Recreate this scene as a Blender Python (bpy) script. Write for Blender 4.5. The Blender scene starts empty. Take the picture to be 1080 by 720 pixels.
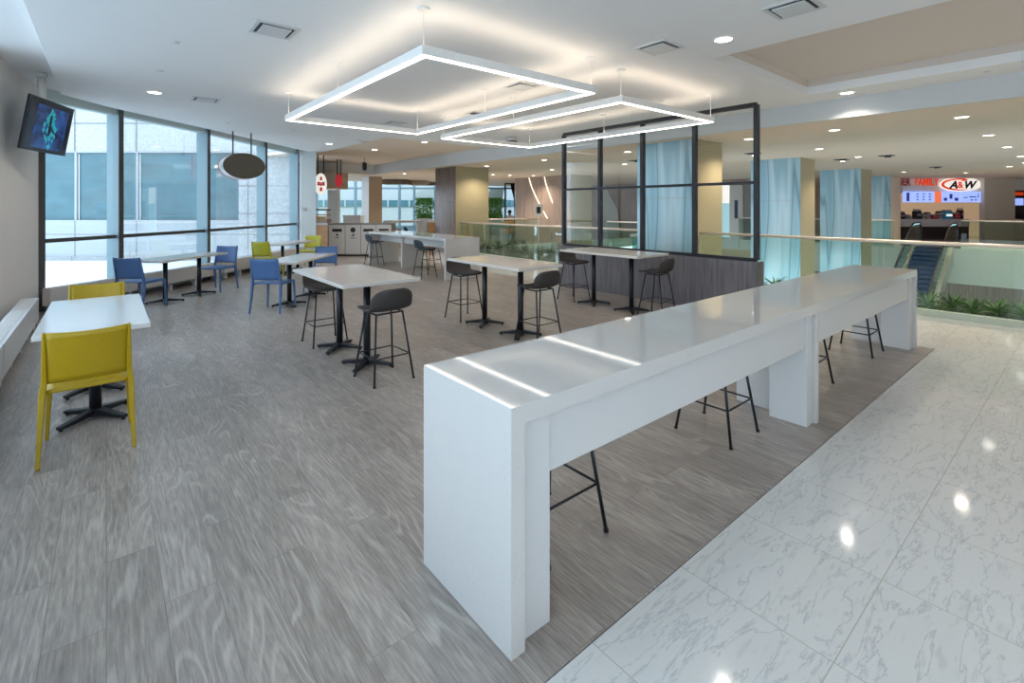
import bpy, bmesh, math, random
from mathutils import Vector, Matrix
random.seed(7)
S = bpy.context.scene
C = S.collection
PI = math.pi
# ------------------------------------------------------------------ camera
CH = 1.62
CA, SA = 0.638963, 0.769237          # the view direction in room axes
ROT = math.atan2(-CA, SA)
def oq0(px, d): return (px - 540) / 515 * d
def Q(l, d, z=0.0):                  # l metres right of, d metres in front of the viewer's station point
    return (CA * d + SA * l, SA * d - CA * l, z)
cam = bpy.data.cameras.new('camera')
cam.sensor_width = 36.0
cam.lens = 36.0 * 515 / 1080
cam.shift_y = -(360 - 218) / 1080.0
cam.clip_end = 300
co = bpy.data.objects.new('camera', cam)
C.objects.link(co)
co.location = (0, 0, CH)
co.rotation_euler = (PI / 2, 0, ROT)
S.camera = co
S.view_settings.view_transform = 'Standard'
S.view_settings.look = 'None'
S.view_settings.exposure = 1.34
# ------------------------------------------------------------------ materials
def lin(c):
    return tuple((x / 12.92 if x <= 0.04045 else ((x + 0.055) / 1.055) ** 2.4) for x in c)
def rgb(r, g, b):
    return lin((r / 255, g / 255, b / 255)) + (1.0,)
def newmat(name):
    m = bpy.data.materials.new(name)
    m.use_nodes = True
    nt = m.node_tree
    return m, nt, nt.nodes['Principled BSDF']
def mat(name, col, rough=0.5, metal=0.0, noise=0.0, scale=20.0, bump=0.0, coat=0.0, spec=0.5, stretch=None):
    m, nt, b = newmat(name)
    b.inputs['Roughness'].default_value = rough
    b.inputs['Metallic'].default_value = metal
    b.inputs['Specular IOR Level'].default_value = spec
    b.inputs['Coat Weight'].default_value = coat
    tc = nt.nodes.new('ShaderNodeTexCoord')
    mp = nt.nodes.new('ShaderNodeMapping')
    nt.links.new(tc.outputs['Object'], mp.inputs['Vector'])
    if stretch: mp.inputs['Scale'].default_value = stretch
    n = nt.nodes.new('ShaderNodeTexNoise')
    n.inputs['Scale'].default_value = scale
    n.inputs['Detail'].default_value = 4
    nt.links.new(mp.outputs['Vector'], n.inputs['Vector'])
    r = nt.nodes.new('ShaderNodeValToRGB')
    k = noise
    r.color_ramp.elements[0].position = 0.3
    r.color_ramp.elements[1].position = 0.7
    r.color_ramp.elements[0].color = tuple(max(0, x * (1 - k)) for x in col[:3]) + (1,)
    r.color_ramp.elements[1].color = tuple(min(1, x * (1 + k)) for x in col[:3]) + (1,)
    nt.links.new(n.outputs['Fac'], r.inputs['Fac'])
    nt.links.new(r.outputs['Color'], b.inputs['Base Color'])
    if bump:
        bp = nt.nodes.new('ShaderNodeBump')
        bp.inputs['Strength'].default_value = bump
        bp.inputs['Distance'].default_value = 0.01
        nt.links.new(n.outputs['Fac'], bp.inputs['Height'])
        nt.links.new(bp.outputs['Normal'], b.inputs['Normal'])
    return m
def emis(name, col, st):
    m, nt, b = newmat(name)
    b.inputs['Base Color'].default_value = col
    b.inputs['Emission Color'].default_value = col
    b.inputs['Emission Strength'].default_value = st
    b.inputs['Roughness'].default_value = 0.4
    return m
def glass(name, tint, refl=1.0, rough=0.0):
    m = bpy.data.materials.new(name)
    m.use_nodes = True
    nt = m.node_tree
    nt.nodes.remove(nt.nodes['Principled BSDF'])
    out = nt.nodes['Material Output']
    t = nt.nodes.new('ShaderNodeBsdfTransparent'); t.inputs['Color'].default_value = tint
    g = nt.nodes.new('ShaderNodeBsdfGlossy'); g.inputs['Roughness'].default_value = rough
    g.inputs['Color'].default_value = (1, 1, 1, 1)
    fr = nt.nodes.new('ShaderNodeFresnel'); fr.inputs['IOR'].default_value = 1.45
    mu = nt.nodes.new('ShaderNodeMath'); mu.operation = 'MULTIPLY'; mu.inputs[1].default_value = refl
    nt.links.new(fr.outputs['Fac'], mu.inputs[0])
    mx = nt.nodes.new('ShaderNodeMixShader')
    nt.links.new(mu.outputs['Value'], mx.inputs['Fac'])
    nt.links.new(t.outputs['BSDF'], mx.inputs[1]); nt.links.new(g.outputs['BSDF'], mx.inputs[2])
    nt.links.new(mx.outputs['Shader'], out.inputs['Surface'])
    return m

def wood_floor():
    m, nt, b = newmat('grey_oak_planks')
    L = nt.links.new
    tc = nt.nodes.new('ShaderNodeTexCoord')
    mp = nt.nodes.new('ShaderNodeMapping'); mp.inputs['Rotation'].default_value = (0, 0, PI / 2)
    L(tc.outputs['Object'], mp.inputs['Vector'])
    br = nt.nodes.new('ShaderNodeTexBrick')
    br.offset = 0.37; br.offset_frequency = 2
    br.inputs['Scale'].default_value = 1.0
    br.inputs['Brick Width'].default_value = 1.22
    br.inputs['Row Height'].default_value = 0.184
    br.inputs['Mortar Size'].default_value = 0.0012
    br.inputs['Mortar Smooth'].default_value = 0.1
    br.inputs['Bias'].default_value = 0.0
    br.inputs['Color1'].default_value = (0.0, 0.0, 0.0, 1)
    br.inputs['Color2'].default_value = (1, 1, 1, 1)
    br.inputs['Mortar'].default_value = (0.4, 0.4, 0.4, 1)
    L(mp.outputs['Vector'], br.inputs['Vector'])
    # a seed per plank shifts the grain
    sc = nt.nodes.new('ShaderNodeVectorMath'); sc.operation = 'SCALE'; sc.inputs['Scale'].default_value = 37.0
    L(br.outputs['Color'], sc.inputs[0])
    ad = nt.nodes.new('ShaderNodeVectorMath'); ad.operation = 'ADD'
    L(tc.outputs['Object'], ad.inputs[0]); L(sc.outputs['Vector'], ad.inputs[1])
    def nz(scale, detail, st, dist=0.0):
        q = nt.nodes.new('ShaderNodeMapping'); q.inputs['Scale'].default_value = st
        L(ad.outputs['Vector'], q.inputs['Vector'])
        n = nt.nodes.new('ShaderNodeTexNoise'); n.inputs['Scale'].default_value = scale
        n.inputs['Detail'].default_value = detail; n.inputs['Roughness'].default_value = 0.65
        n.inputs['Distortion'].default_value = dist
        L(q.outputs['Vector'], n.inputs['Vector']); return n
    fine = nz(30, 6, (3.2, 0.22, 1))
    broad = nz(3.0, 3, (2.2, 0.5, 1), 0.6)
    q = nt.nodes.new('ShaderNodeMapping'); q.inputs['Scale'].default_value = (4.6, 0.62, 1)
    L(ad.outputs['Vector'], q.inputs['Vector'])
    base = nt.nodes.new('ShaderNodeTexNoise'); base.inputs['Scale'].default_value = 1.0; base.inputs['Detail'].default_value = 1.2
    L(q.outputs['Vector'], base.inputs['Vector'])
    mul = nt.nodes.new('ShaderNodeMath'); mul.operation = 'MULTIPLY'; mul.inputs[1].default_value = 120.0
    L(base.outputs['Fac'], mul.inputs[0])
    sn = nt.nodes.new('ShaderNodeMath'); sn.operation = 'SINE'
    L(mul.outputs['Value'], sn.inputs[0])
    rings = nt.nodes.new('ShaderNodeMapRange')
    rings.inputs['From Min'].default_value = 0.35; rings.inputs['From Max'].default_value = 1.0
    L(sn.outputs['Value'], rings.inputs['Value'])
    r1 = nt.nodes.new('ShaderNodeValToRGB')
    e = r1.color_ramp.elements
    e[0].position = 0.25; e[0].color = rgb(124, 116, 110)
    e[1].position = 0.75; e[1].color = rgb(186, 176, 167)
    x = e.new(0.5); x.color = rgb(156, 147, 140)
    L(fine.outputs['Fac'], r1.inputs['Fac'])
    r2 = nt.nodes.new('ShaderNodeValToRGB')
    e = r2.color_ramp.elements
    e[0].position = 0.3; e[0].color = (0.80, 0.79, 0.79, 1)
    e[1].position = 0.7; e[1].color = (1.08, 1.07, 1.06, 1)
    L(broad.outputs['Fac'], r2.inputs['Fac'])
    m1 = nt.nodes.new('ShaderNodeMix'); m1.data_type = 'RGBA'; m1.blend_type = 'MULTIPLY'; m1.inputs['Factor'].default_value = 1.0
    L(r1.outputs['Color'], m1.inputs['A']); L(r2.outputs['Color'], m1.inputs['B'])
    r3 = nt.nodes.new('ShaderNodeValToRGB')
    e = r3.color_ramp.elements
    e[0].color = (0.88, 0.87, 0.86, 1); e[1].color = (1.08, 1.08, 1.08, 1)
    L(br.outputs['Color'], r3.inputs['Fac'])
    m2 = nt.nodes.new('ShaderNodeMix'); m2.data_type = 'RGBA'; m2.blend_type = 'MULTIPLY'; m2.inputs['Factor'].default_value = 1.0
    L(m1.outputs['Result'], m2.inputs['A']); L(r3.outputs['Color'], m2.inputs['B'])
    # limed cathedral rings, pale, only in patches
    m3 = nt.nodes.new('ShaderNodeMix'); m3.data_type = 'RGBA'
    rf = nt.nodes.new('ShaderNodeMath'); rf.operation = 'MULTIPLY'; rf.inputs[1].default_value = 0.36
    pm = nt.nodes.new('ShaderNodeMapRange'); pm.inputs['From Min'].default_value = 0.46; pm.inputs['From Max'].default_value = 0.62
    patch = nz(2.2, 2, (2.0, 0.9, 1)); L(patch.outputs['Fac'], pm.inputs['Value'])
    pk = nt.nodes.new('ShaderNodeMath'); pk.operation = 'MULTIPLY'; L(rings.outputs['Result'], pk.inputs[0]); L(pm.outputs['Result'], pk.inputs[1])
    L(pk.outputs['Value'], rf.inputs[0]); L(rf.outputs['Value'], m3.inputs['Factor'])
    L(m2.outputs['Result'], m3.inputs['A']); m3.inputs['B'].default_value = rgb(206, 198, 190)
    m4 = nt.nodes.new('ShaderNodeMix'); m4.data_type = 'RGBA'
    mf = nt.nodes.new('ShaderNodeMath'); mf.operation = 'MULTIPLY'; mf.inputs[1].default_value = 0.6
    L(br.outputs['Fac'], mf.inputs[0]); L(mf.outputs['Value'], m4.inputs['Factor'])
    L(m3.outputs['Result'], m4.inputs['A']); m4.inputs['B'].default_value = rgb(80, 74, 70)
    L(m4.outputs['Result'], b.inputs['Base Color'])
    b.inputs['Roughness'].default_value = 0.33
    b.inputs['Specular IOR Level'].default_value = 0.5
    bp = nt.nodes.new('ShaderNodeBump'); bp.inputs['Strength'].default_value = 0.12; bp.inputs['Distance'].default_value = 0.004
    L(fine.outputs['Fac'], bp.inputs['Height']); L(bp.outputs['Normal'], b.inputs['Normal'])
    return m
def marble_floor():
    m, nt, b = newmat('white_marble_tiles')
    L = nt.links.new
    tc = nt.nodes.new('ShaderNodeTexCoord')
    mp = nt.nodes.new('ShaderNodeMapping'); mp.inputs['Location'].default_value = (-0.19, 0.0, 0)
    L(tc.outputs['Object'], mp.inputs['Vector'])
    br = nt.nodes.new('ShaderNodeTexBrick')
    br.offset = 0.0
    br.inputs['Scale'].default_value = 1.0
    br.inputs['Brick Width'].default_value = 0.6
    br.inputs['Row Height'].default_value = 0.605
    br.inputs['Mortar Size'].default_value = 0.0022
    br.inputs['Color1'].default_value = (0, 0, 0, 1); br.inputs['Color2'].default_value = (1, 1, 1, 1)
    L(mp.outputs['Vector'], br.inputs['Vector'])
    sc = nt.nodes.new('ShaderNodeVectorMath'); sc.operation = 'SCALE'; sc.inputs['Scale'].default_value = 23.0
    L(br.outputs['Color'], sc.inputs[0])
    ad = nt.nodes.new('ShaderNodeVectorMath'); ad.operation = 'ADD'
    L(tc.outputs['Object'], ad.inputs[0]); L(sc.outputs['Vector'], ad.inputs[1])
    q = nt.nodes.new('ShaderNodeMapping'); q.inputs['Rotation'].default_value = (0, 0, 0.5); q.inputs['Scale'].default_value = (0.8, 3.6, 1)
    L(ad.outputs['Vector'], q.inputs['Vector'])
    n1 = nt.nodes.new('ShaderNodeTexNoise'); n1.inputs['Scale'].default_value = 2.6; n1.inputs['Detail'].default_value = 7; n1.inputs['Roughness'].default_value = 0.62; n1.inputs['Distortion'].default_value = 0.35
    L(q.outputs['Vector'], n1.inputs['Vector'])
    r = nt.nodes.new('ShaderNodeValToRGB'); e = r.color_ramp.elements
    base = rgb(212, 210, 206)
    e[0].position = 0.0; e[0].color = rgb(204, 203, 200)
    e[1].position = 1.0; e[1].color = rgb(216, 214, 210)
    a = e.new(0.485); a.color = base
    a = e.new(0.503); a.color = rgb(184, 184, 184)
    a = e.new(0.52); a.color = base
    L(n1.outputs['Fac'], r.inputs['Fac'])
    n2 = nt.nodes.new('ShaderNodeTexNoise'); n2.inputs['Scale'].default_value = 9; n2.inputs['Detail'].default_value = 6
    L(q.outputs['Vector'], n2.inputs['Vector'])
    r2 = nt.nodes.new('ShaderNodeValToRGB'); e = r2.color_ramp.elements
    e[0].position = 0.30; e[0].color = (0.88, 0.885, 0.89, 1); e[1].position = 0.42; e[1].color = (1, 1, 1, 1)
    L(n2.outputs['Fac'], r2.inputs['Fac'])
    m1 = nt.nodes.new('ShaderNodeMix'); m1.data_type = 'RGBA'; m1.blend_type = 'MULTIPLY'; m1.inputs['Factor'].default_value = 1.0
    L(r.outputs['Color'], m1.inputs['A']); L(r2.outputs['Color'], m1.inputs['B'])
    m2 = nt.nodes.new('ShaderNodeMix'); m2.data_type = 'RGBA'
    L(br.outputs['Fac'], m2.inputs['Factor']); L(m1.outputs['Result'], m2.inputs['A']); m2.inputs['B'].default_value = rgb(180, 174, 164)
    L(m2.outputs['Result'], b.inputs['Base Color'])
    b.inputs['Roughness'].default_value = 0.07
    return m
def quartz(name, col, rough=0.045):
    m, nt, b = newmat(name)
    L = nt.links.new
    tc = nt.nodes.new('ShaderNodeTexCoord')
    v = nt.nodes.new('ShaderNodeTexVoronoi'); v.inputs['Scale'].default_value = 38
    L(tc.outputs['Object'], v.inputs['Vector'])
    n = nt.nodes.new('ShaderNodeTexNoise'); n.inputs['Scale'].default_value = 16; n.inputs['Detail'].default_value = 5
    L(tc.outputs['Object'], n.inputs['Vector'])
    r = nt.nodes.new('ShaderNodeValToRGB'); e = r.color_ramp.elements
    e[0].position = 0.05; e[0].color = tuple(c * 0.72 for c in col[:3]) + (1,)
    e[1].position = 0.12; e[1].color = (1, 1, 1, 1) if False else col
    L(v.outputs['Distance'], r.inputs['Fac'])
    r2 = nt.nodes.new('ShaderNodeValToRGB'); e = r2.color_ramp.elements
    e[0].position = 0.35; e[0].color = (0.985, 0.985, 0.985, 1); e[1].position = 0.65; e[1].color = (1, 1, 1, 1)
    L(n.outputs['Fac'], r2.inputs['Fac'])
    m1 = nt.nodes.new('ShaderNodeMix'); m1.data_type = 'RGBA'; m1.blend_type = 'MULTIPLY'; m1.inputs['Factor'].default_value = 1.0
    L(r.outputs['Color'], m1.inputs['A']); L(r2.outputs['Color'], m1.inputs['B'])
    L(m1.outputs['Result'], b.inputs['Base Color'])
    b.inputs['Roughness'].default_value = rough
    return m
def wood(name, c1, c2, rough=0.4, axis='z', scale=6, panel=None):
    m, nt, b = newmat(name)
    L = nt.links.new
    tc = nt.nodes.new('ShaderNodeTexCoord')
    mp = nt.nodes.new('ShaderNodeMapping')
    mp.inputs['Scale'].default_value = {'z': (4, 4, 0.25), 'x': (0.25, 4, 4), 'y': (4, 0.25, 4)}[axis]
    L(tc.outputs['Object'], mp.inputs['Vector'])
    n = nt.nodes.new('ShaderNodeTexNoise'); n.inputs['Scale'].default_value = scale; n.inputs['Detail'].default_value = 5; n.inputs['Distortion'].default_value = 0.4
    L(mp.outputs['Vector'], n.inputs['Vector'])
    r = nt.nodes.new('ShaderNodeValToRGB'); e = r.color_ramp.elements
    e[0].position = 0.33; e[0].color = c1; e[1].position = 0.67; e[1].color = c2
    L(n.outputs['Fac'], r.inputs['Fac'])
    L(r.outputs['Color'], b.inputs['Base Color'])
    b.inputs['Roughness'].default_value = rough
    return m
def blue_metal():
    m, nt, b = newmat('blue_polished_panel')
    L = nt.links.new
    tc = nt.nodes.new('ShaderNodeTexCoord')
    mp = nt.nodes.new('ShaderNodeMapping'); mp.inputs['Scale'].default_value = (1, 1.0, 0.07)
    L(tc.outputs['Object'], mp.inputs['Vector'])
    n = nt.nodes.new('ShaderNodeTexNoise'); n.inputs['Scale'].default_value = 2.2; n.inputs['Detail'].default_value = 0.6
    n.inputs['Distortion'].default_value = 0.15
    L(mp.outputs['Vector'], n.inputs['Vector'])
    r = nt.nodes.new('ShaderNodeValToRGB'); e = r.color_ramp.elements
    e[0].position = 0.0; e[0].color = rgb(146, 180, 194); e[1].position = 1.0; e[1].color = rgb(168, 196, 206)
    for p, c in ((0.34, rgb(138, 174, 188)), (0.42, rgb(152, 186, 198)), (0.455, rgb(118, 146, 158)), (0.48, rgb(156, 188, 200)), (0.60, rgb(184, 206, 214)), (0.68, rgb(146, 180, 194))):
        a = e.new(p); a.color = c  # wavy reflections of the polished panel painted in as soft streaks
    L(n.outputs['Fac'], r.inputs['Fac'])
    L(r.outputs['Color'], b.inputs['Base Color'])
    b.inputs['Roughness'].default_value = 0.32
    b.inputs['Metallic'].default_value = 0.35
    bp = nt.nodes.new('ShaderNodeBump'); bp.inputs['Strength'].default_value = 0.25; bp.inputs['Distance'].default_value = 0.05
    L(n.outputs['Fac'], bp.inputs['Height']); L(bp.outputs['Normal'], b.inputs['Normal'])
    return m
def granite():
    m, nt, b = newmat('pale_granite_cladding')
    L = nt.links.new
    tc = nt.nodes.new('ShaderNodeTexCoord')
    n = nt.nodes.new('ShaderNodeTexNoise'); n.inputs['Scale'].default_value = 9; n.inputs['Detail'].default_value = 8; n.inputs['Roughness'].default_value = 0.8
    L(tc.outputs['Object'], n.inputs['Vector'])
    r = nt.nodes.new('ShaderNodeValToRGB'); e = r.color_ramp.elements
    e[0].position = 0.42; e[0].color = rgb(168, 171, 173); e[1].position = 0.56; e[1].color = rgb(194, 196, 197)
    L(n.outputs['Fac'], r.inputs['Fac'])
    L(r.outputs['Color'], b.inputs['Base Color']); b.inputs['Roughness'].default_value = 0.8
    return m

M = {}
M['wood_floor'] = wood_floor()
M['marble'] = marble_floor()
M['quartz'] = quartz('white_quartz', rgb(203, 200, 197))
M['tabletop'] = mat('white_table_laminate', rgb(212, 206, 200), 0.12, noise=0.03, scale=5)
M['tabletop_marble'] = mat('white_veined_tabletop', rgb(216, 216, 216), 0.15, noise=0.02, scale=2.5)
M['ceil'] = mat('white_ceiling_paint', rgb(240, 239, 237), 0.9, noise=0.006, scale=4)
M['ceil_low'] = mat('beige_ceiling_paint', rgb(232, 214, 192), 0.9, noise=0.006, scale=4)
M['ceil_recess'] = mat('recess_ceiling_paint', rgb(222, 210, 198), 0.9, noise=0.006, scale=4)
M['piergrey'] = mat('grey_pier_paint', rgb(176, 175, 170), 0.85, noise=0.01)
M['bulk'] = mat('bulkhead_paint', rgb(208, 209, 208), 0.9, noise=0.006)
M['wall'] = mat('warm_white_wall', rgb(232, 226, 221), 0.85, noise=0.01, scale=8)
M['white'] = mat('white_lacquer', rgb(206, 205, 204), 0.4, noise=0.005)
M['alu'] = mat('white_aluminium', rgb(238, 236, 232), 0.4, noise=0.005)
M['mull'] = mat('mullion_teal_aluminium', rgb(128, 150, 158), 0.35, 0.4, noise=0.02)
M['mull_dark'] = mat('mullion_dark_face', rgb(84, 82, 80), 0.45, 0.3, noise=0.02)
M['head'] = mat('pale_green_head', rgb(196, 208, 204), 0.6, noise=0.02)
M['radiator'] = mat('radiator_enamel', rgb(206, 200, 196), 0.4, noise=0.01)
M['radiator_w'] = mat('radiator_white_enamel', rgb(222, 224, 228), 0.35, noise=0.01)
M['yellow'] = mat('mustard_plastic', rgb(176, 146, 8), 0.42, noise=0.04, scale=60, bump=0.05)
M['lime'] = mat('lime_plastic', rgb(182, 176, 48), 0.42, noise=0.04, scale=60, bump=0.05)
M['blue'] = mat('blue_plastic', rgb(74, 108, 158), 0.42, noise=0.04, scale=60, bump=0.05)
M['black'] = mat('black_powder_coat', rgb(34, 36, 42), 0.35, 0.3, noise=0.05)
M['frame'] = mat('black_screen_frame', rgb(30, 31, 38), 0.4, 0.3, noise=0.03)
M['charcoal'] = mat('charcoal_fabric', rgb(64, 59, 57), 0.85, noise=0.18, scale=120, bump=0.3)
M['navyshell'] = mat('dark_blue_shell', rgb(52, 62, 76), 0.6, noise=0.1, scale=80)
M['brownleather'] = mat('brown_leather_shell', rgb(92, 78, 68), 0.5, noise=0.1, scale=60)
M['steel'] = mat('brushed_steel', rgb(185, 182, 176), 0.3, 0.8, noise=0.03)
M['rail'] = mat('satin_handrail', rgb(222, 208, 194), 0.35, 0.3, noise=0.02)
M['greywood'] = wood('grey_wood_veneer', rgb(88, 84, 88), rgb(118, 112, 114), 0.4)
M['taupewood'] = wood('taupe_wood_panel', rgb(140, 120, 108), rgb(164, 144, 130), 0.5, scale=4)
M['bronze'] = wood('bronze_wood_panel', rgb(92, 76, 66), rgb(126, 108, 94), 0.25, scale=5)
M['oak'] = wood('warm_oak', rgb(176, 128, 84), rgb(200, 152, 106), 0.5, 'x')
M['tan'] = mat('tan_wall_panel', rgb(166, 146, 122), 0.6, noise=0.02)
M['olive'] = mat('khaki_column_panel', rgb(166, 154, 122), 0.45, noise=0.02, scale=3)
M['khaki_lit'] = mat('khaki_round_panel', rgb(170, 162, 128), 0.35, 0.2, noise=0.02)
M['bluepanel'] = blue_metal()
M['granite'] = granite()
M['facade'] = mat('smooth_facade_band', rgb(172, 177, 180), 0.6, noise=0.01, scale=3)
M['rough_granite'] = mat('rough_granite', rgb(160, 162, 164), 0.9, noise=0.16, scale=22)
M['tealglass'] = mat('teal_reflective_glass', rgb(74, 112, 122), 0.15, 0.0, noise=0.16, scale=1.1, stretch=(1, 1, 2.2))
M['glass'] = glass('clear_glass', (0.97, 0.99, 0.99, 1), 0.3)
M['glass_rail'] = glass('green_tinted_balustrade_glass', (0.84, 0.92, 0.88, 1), 0.5)
M['glass_clear'] = glass('screen_glass', (0.985, 0.99, 0.985, 1), 0.12)
M['led'] = emis('led_diffuser', (1.0, 0.93, 0.84, 1), 3.2)
M['led_up'] = emis('led_uplight', (1.0, 0.84, 0.66, 1), 3.6)
M['dl'] = emis('downlight_lens', (1.0, 0.95, 0.86, 1), 4.0)
M['leaf'] = mat('dark_green_leaf', rgb(88, 122, 62), 0.45, noise=0.35, scale=12)
M['leaf2'] = mat('deep_green_leaf', rgb(70, 100, 54), 0.5, noise=0.35, scale=12)  # darker green for the planter rows
M['vine'] = mat('bright_green_leaf', rgb(96, 150, 70), 0.5, noise=0.4, scale=8)
M['pot'] = mat('dark_grower_pot', rgb(52, 60, 48), 0.7, noise=0.1)
M['pebble'] = mat('white_pebble', rgb(214, 212, 204), 0.7, noise=0.1, scale=9)
M['soil'] = mat('planter_gravel', rgb(120, 122, 112), 0.95, noise=0.5, scale=30, bump=0.6)
M['curb'] = mat('pale_green_kerb', rgb(196, 204, 188), 0.4, noise=0.03)
M['lower'] = mat('lower_floor_terrazzo', rgb(150, 160, 160), 0.25, noise=0.15, scale=3)
M['slab'] = mat('slab_edge_panel', rgb(186, 190, 180), 0.6, noise=0.02)
M['escblue'] = mat('escalator_steps_blue', rgb(22, 44, 78), 0.35, 0.4, noise=0.1)
M['rubber'] = mat('black_rubber_handrail', rgb(20, 22, 26), 0.3, noise=0.03)
M['red'] = emis('red_sign_face', rgb(196, 20, 36), 0.12)
M['redpaint'] = mat('red_paint', rgb(190, 40, 34), 0.4, noise=0.1)
M['orange_sign'] = emis('orange_sign_letters', rgb(226, 70, 24), 0.2)
M['black_sign'] = mat('black_sign_letters', rgb(20, 16, 20), 0.4)
M['signwhite'] = emis('white_sign_face', rgb(240, 236, 230), 0.3)
M['menu'] = emis('menu_screen_face', rgb(150, 172, 250), .42)
M['menu_o'] = emis('orange_menu_strip', rgb(240, 120, 80), 0.3)
M['menu_d'] = emis('menu_item_blue', rgb(60, 70, 150), 0.15)
M['menu_t'] = emis('menu_item_teal', rgb(10, 90, 110), 0.15)
M['tan_glow'] = emis('self_lit_kitchen_wall', rgb(200, 170, 136), 0.22)  # wall emits a little itself, in place of kitchen lighting
M['darkbrown'] = mat('dark_brown_panel', rgb(48, 38, 36), 0.4, noise=0.08)
M['storegrey'] = mat('taupe_store_pier', rgb(214, 200, 186), 0.7, noise=0.02)
M['taupe_oval'] = mat('brown_grey_sign_back', rgb(104, 94, 80), 0.7, noise=0.02)
M['silver'] = mat('silver_sign_rim', rgb(190, 192, 186), 0.3, 0.7, noise=0.03)
M['binwhite'] = mat('bin_cabinet_laminate', rgb(196, 192, 188), 0.4, noise=0.01)
M['bingrey'] = mat('bin_cabinet_side', rgb(128, 124, 122), 0.5, noise=0.02)
M['dark'] = mat('dark_opening', rgb(24, 24, 26), 0.6)
M['booth'] = mat('tan_booth_leather', rgb(190, 144, 84), 0.5, noise=0.06)
M['tvframe'] = mat('tv_black_bezel', rgb(36, 38, 46), 0.25, noise=0.02)
M['skin'] = mat('skin', rgb(176, 128, 100), 0.6)
M['hair'] = mat('black_hair', rgb(20, 18, 18), 0.7)
M['shirt'] = mat('white_shirt', rgb(226, 232, 240), 0.8)
M['vent'] = mat('vent_white_metal', rgb(214, 214, 212), 0.4, 0.1, noise=0.01)
M['ventgap'] = mat('vent_dark_slot', rgb(60, 62, 66), 0.6)
M['tealpale'] = emis('pale_teal_pane', rgb(150, 190, 200), .3)
M['grass'] = mat('outdoor_lawn', rgb(160, 172, 120), 0.9, noise=0.2)
M['pave'] = mat('outdoor_paving', rgb(236, 238, 240), 0.9, noise=0.05)

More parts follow.
